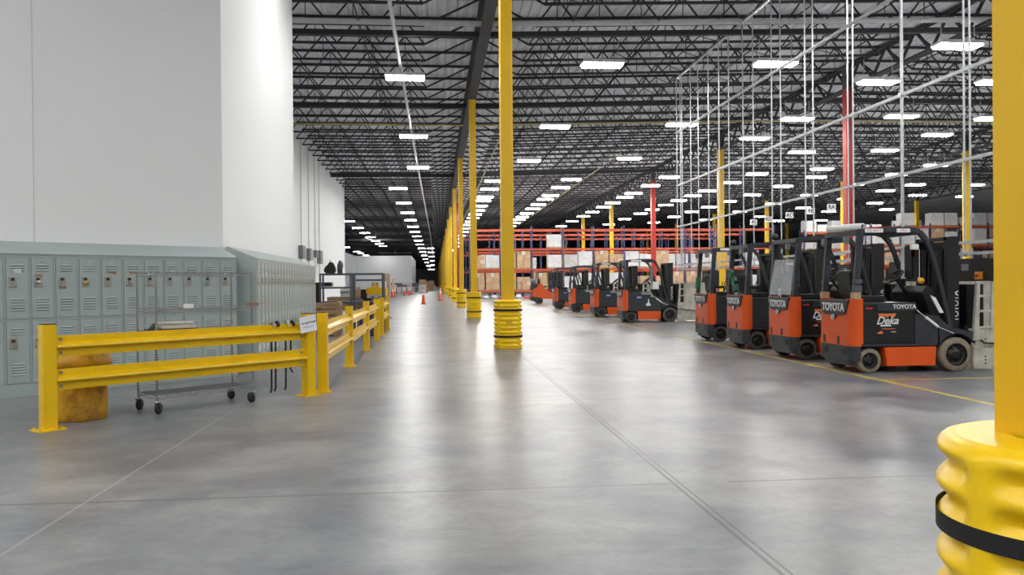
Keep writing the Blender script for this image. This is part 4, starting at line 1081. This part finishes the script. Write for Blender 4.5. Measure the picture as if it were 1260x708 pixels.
    if opt.get('roof_label'):
        for x0, x1, s_ in ((.18, .45, '2781 BNA-3'), (.66, .86, '27815')):
            mb = MB(); mb.box(x0, x1, -HW + .005, -HW + .015, 2.03, 2.085); pl = obj('plate', mb, og, mats=M['paper'], label='white number plate on roof edge')
            l_ = obj('lettering', text_mesh('lettering', s_, .042, M['linered'], .0005), pl, loc=((x0 + x1) / 2, -HW + .0045, 2.057)); l_.rotation_euler = (PI / 2, 0, 0)
    elif opt.get('plate'):
        mb = MB(); mb.box(.25, .60, -HW + .002, -HW + .012, 2.03, 2.08); obj('plate', mb, og, mats=M['paper'], label='white strip on roof edge')
    return t
F1 = forklift((5.98, 12.03, 0), 'nearest orange and grey electric forklift, dusty tan tyres and a white tube on its roof', dict(tan=1, deka=1, mirror=1, roof_label=1))
F2 = forklift((6.02, 14.16, 0), 'second nearest orange forklift, clear plastic sheet over its rear opening', dict(deka=1))
F3 = forklift((6.04, 16.40, 0), 'third nearest orange forklift, green cloth hanging on its rear pillar', dict())
F4 = forklift((6.05, 18.55, 0), 'fourth orange forklift, farthest of the near group, green strap on its pillar', dict(plate=1))
F5 = forklift((6.22, 27.75, 0), 'orange forklift nearest in the far group, blue decal and white tag on its side', dict(blue=1, tag=1, plate=1, roof=1))
F6 = forklift((6.16, 32.4, 0), 'orange forklift second in the far group, blue decal on its side', dict(blue=1, plate=1))
F7 = forklift((6.14, 37.7, 0), 'orange forklift third in the far group, plain dark side', dict())
F8 = forklift((6.02, 42.2, 0), 'orange forklift fourth in the far group, beside the low orange truck', dict(blue=1))
# extras on individual trucks
def child(t, name, mb, m, lab=None, bevel=0): return obj(name, mb, t, mats=M[m] if isinstance(m, str) else m, label=lab, bevel=bevel)
mb = MB(); mb.tube([(-.12, .30, 2.13), (.12, -.25, 2.13)], .05, 14, caps=False); mb.tube([(-.11, .28, 2.13), (.11, -.24, 2.13)], .042, 14)
tt = thing('rolled_tube', (5.98, 12.03, 0), 'white rolled tube lying on the roof of the nearest forklift', 'tube')
mb = MB(); mb.lathe([(.040, -.30), (.052, -.30), (.052, .30), (.040, .30), (.040, -.30)], axis='y', n=18); q = child(tt, 'tube', mb, 'white'); q.location = (.10, -.10, 2.125); q.rotation_euler = (0, 0, .45)
mb = MB(); mb.lathe([(.001, -.27), (.041, -.27), (.041, .27), (.001, .27)], axis='y', n=18); q2 = child(tt, 'core', mb, 'tblack'); q2.location = (.10, -.10, 2.125); q2.rotation_euler = (0, 0, .45)
for y in (-HW + .05, HW - .05):
    mb = MB(); mb.box(.0, .11, y - .05, y + .05, 1.075, 1.17); child(F1, 'cardboard_wrap', mb, 'carton', 'brown cardboard taped around pillar foot')
mb = MB(); mb.box(.03, .13, -HW, -HW + .10, 1.30, 1.36); mb.box(.02, .125, -HW, -HW + .10, 1.17, 1.27); child(F1, 'tape_band', mb, 'shelf')
mb = MB(); mb.prism([(1.16, 1.12), (1.24, 1.08), (1.36, .86), (1.30, .86)], -HW + .0, -HW + .02) ; child(F1, 'side_label', mb, 'white')
mb = MB(); mb.box(1.02, 1.14, -.3, -.08, 1.36, 1.86); child(F1, 'fan_housing', mb, 'black', None, .02)
mb = MB(); mb.box(1.16, 1.2, -.20, .24, 1.36, 1.80); child(F1, 'document_holder', mb, 'white')
mb = MB(); mb.box(1.02, 1.08, -.34, -.28, 1.66, 1.9); child(F1, 'fire_extinguisher', mb, 'linered', None, .03)
mb = MB(); mb.lathe([(.001, -.03), (.045, -.02), (.045, .02), (.001, .03)], c=(1.08, -.42, 1.33), axis='y', n=14); child(F1, 'horn', mb, mat('amber2', (.7, .35, .02), .4))
mb = MB(); mb.add([(-.0, HW - .07, 1.10), (0.0, -HW + .10, 1.10), (.085, -HW + .10, 1.72), (.085, HW - .07, 1.72)], [(0, 1, 2, 3)]); mb.add([(-.006, HW - .07, 1.10), (-.006, -HW + .10, 1.10), (.079, -HW + .10, 1.72), (.079, HW - .07, 1.72)], [(0, 1, 2, 3)])
child(F2, 'rear_sheet', mb, 'clear', 'clear plastic weather sheet')
for t_, y in ((F2, HW - .12), (F3, HW - .2)):
    mb = MB(); mb.lathe([(.001, 0), (.06, .01), (.065, .06), (.04, .11), (.001, .12)], c=(.08, y, 2.08), n=12); child(t_, 'beacon', mb, 'black')
mb = MB(); mb.obox((.02, .30, 1.50), (1, .1, 0), (0, .9, .4), (0, -.4, .9), .03, .09, .07); mb.obox((.03, .16, 1.33), (1, .2, 0), (0, .7, .7), (0, -.7, .7), .03, .06, .10); mb.obox((.0, .0, 1.20), (1, 0, 0), (0, .8, -.3), (0, .3, .8), .035, .10, .07)
mb.tube([(.02, .28, 1.40), (.0, .15, 1.3), (0, .05, 1.25)], .02, 6)
q = child(F3, 'green_cloth', mb, 'green', 'green cloth')
mb = MB(); mb.box(.14, .2, -.40, -.22, 1.25, 1.55); child(F3, 'clipboard', mb, 'boxgrey')
mb = MB(); mb.obox((.06, HW - .05, 1.32), (1, 0, 0), (0, 1, 0), (.1, 0, 1), .05, .05, .13); child(F4, 'green_strap', mb, 'green', 'green strap')
mb = MB(); mb.tube([(.98, -.34, 1.36), (.98, -.34, 1.86)], .06, 12); child(F5, 'cylinder', mb, 'boxgrey')
mb = MB(); mb.box(1.0, 1.2, -.45, -.1, 1.1, 1.35); child(F5, 'document_holder', mb, 'white')
# the low orange truck at the end of the line (different type)
t = thing('forklift', (6.14, 53.5, 0), 'low all-orange forklift with sloping hood at the far end of the line', 'forklift', 0, 'parked sit-down forklifts')
mb = MB(); mb.prism([(.30, .32), (1.75, .32), (1.75, .55), (1.45, .62), (1.05, .90), (.78, 1.00), (.70, 1.28), (.42, 1.28), (.34, 1.05), (.10, .95), (.05, .45)], -.55, .55); child(t, 'body', mb, 'orange', None, .02)
mb = MB(); mb.prism([(-.05, .22), (.45, .10), (.45, .45), (-.05, .50)], -.56, .56); mb.prism([(-.06, .88), (.38, 1.02), (.36, 1.28), (.0, 1.22)], -.4, .4); child(t, 'counterweight', mb, 'tgrey', 'dark grey rear counterweight', .02)
mb = MB(); mb.prism([(1.0, .86), (1.42, .62), (1.46, .70), (1.05, .96)], -.56, .56); child(t, 'floor_panel', mb, 'tgrey')
for x, r_ in ((.50, .21), (1.75, .26)):
    ws = wheel_meshes(r_, .17, M['tyre'])
    for y in (-.5, .5): w_ = obj('wheel', ws[0], t, loc=(x, y, r_)); obj('hub', ws[1], w_)
mb = MB()
for y in (-.46, .46):
    mb.bar((.38, y, 1.25), (.42, y, 2.0), .06); mb.bar((.42, y, 2.0), (1.3, y, 2.05), .06); mb.bar((1.3, y, 2.05), (1.62, y, .75), .05)
for k in range(6): mb.bar((.42, -.4 + k * .16, 2.02), (1.3, -.4 + k * .16, 2.06), .03)
child(t, 'overhead_guard', mb, 'tgrey')
mb = MB(); mb.box(.55, 1.0, -.24, .24, 1.05, 1.15); mb.prism([(.48, 1.12), (.60, 1.12), (.54, 1.6), (.44, 1.6)], -.24, .24); child(t, 'seat', mb, 'black', None, .02)
mb = MB(); mb.lathe([(.001, -.4), (.16, -.38), (.18, -.3), (.18, .3), (.16, .38), (.001, .4)], c=(.18, 0, 1.45), axis='y', n=18); child(t, 'gas_cylinder', mb, 'boxgrey')
mb = MB()
for y in (-.34, .34): mb.box(1.85, 2.0, y - .05, y + .05, .1, 2.1)
mb.box(1.85, 1.98, -.36, .36, 2.0, 2.08); mb.box(1.85, 1.95, -.36, .36, 1.0, 1.1); child(t, 'mast', mb, 'black')
mb = MB(); mb.box(2.0, 2.06, -.45, .45, .2, .6)
for y in (-.3, .3): mb.box(2.0, 3.0, y - .05, y + .05, .08, .12)
child(t, 'fork_carriage', mb, 'tgrey')

# ------------------------------------------------------------ floor lines
mb = MB(); mb.box(5.90, 5.98, 3, 58, .0005, .003); tag(obj('floor_marking', mb, mats=M['line']), 'long yellow line painted on the floor behind the parked forklifts', 'floor marking')
for i, yv in enumerate((10.72, 13.0, 15.2, 17.45, 19.7, 26.6, 30.8, 35.0, 40)):
    mb = MB(); mb.box(5.98, 9.0, yv - .03, yv + .03, .0005, .003); tag(obj('floor_marking', mb, mats=M['line']), 'yellow cross line on the floor marking a truck bay, %s along the row' % nth(i), 'floor marking', 'yellow bay lines')
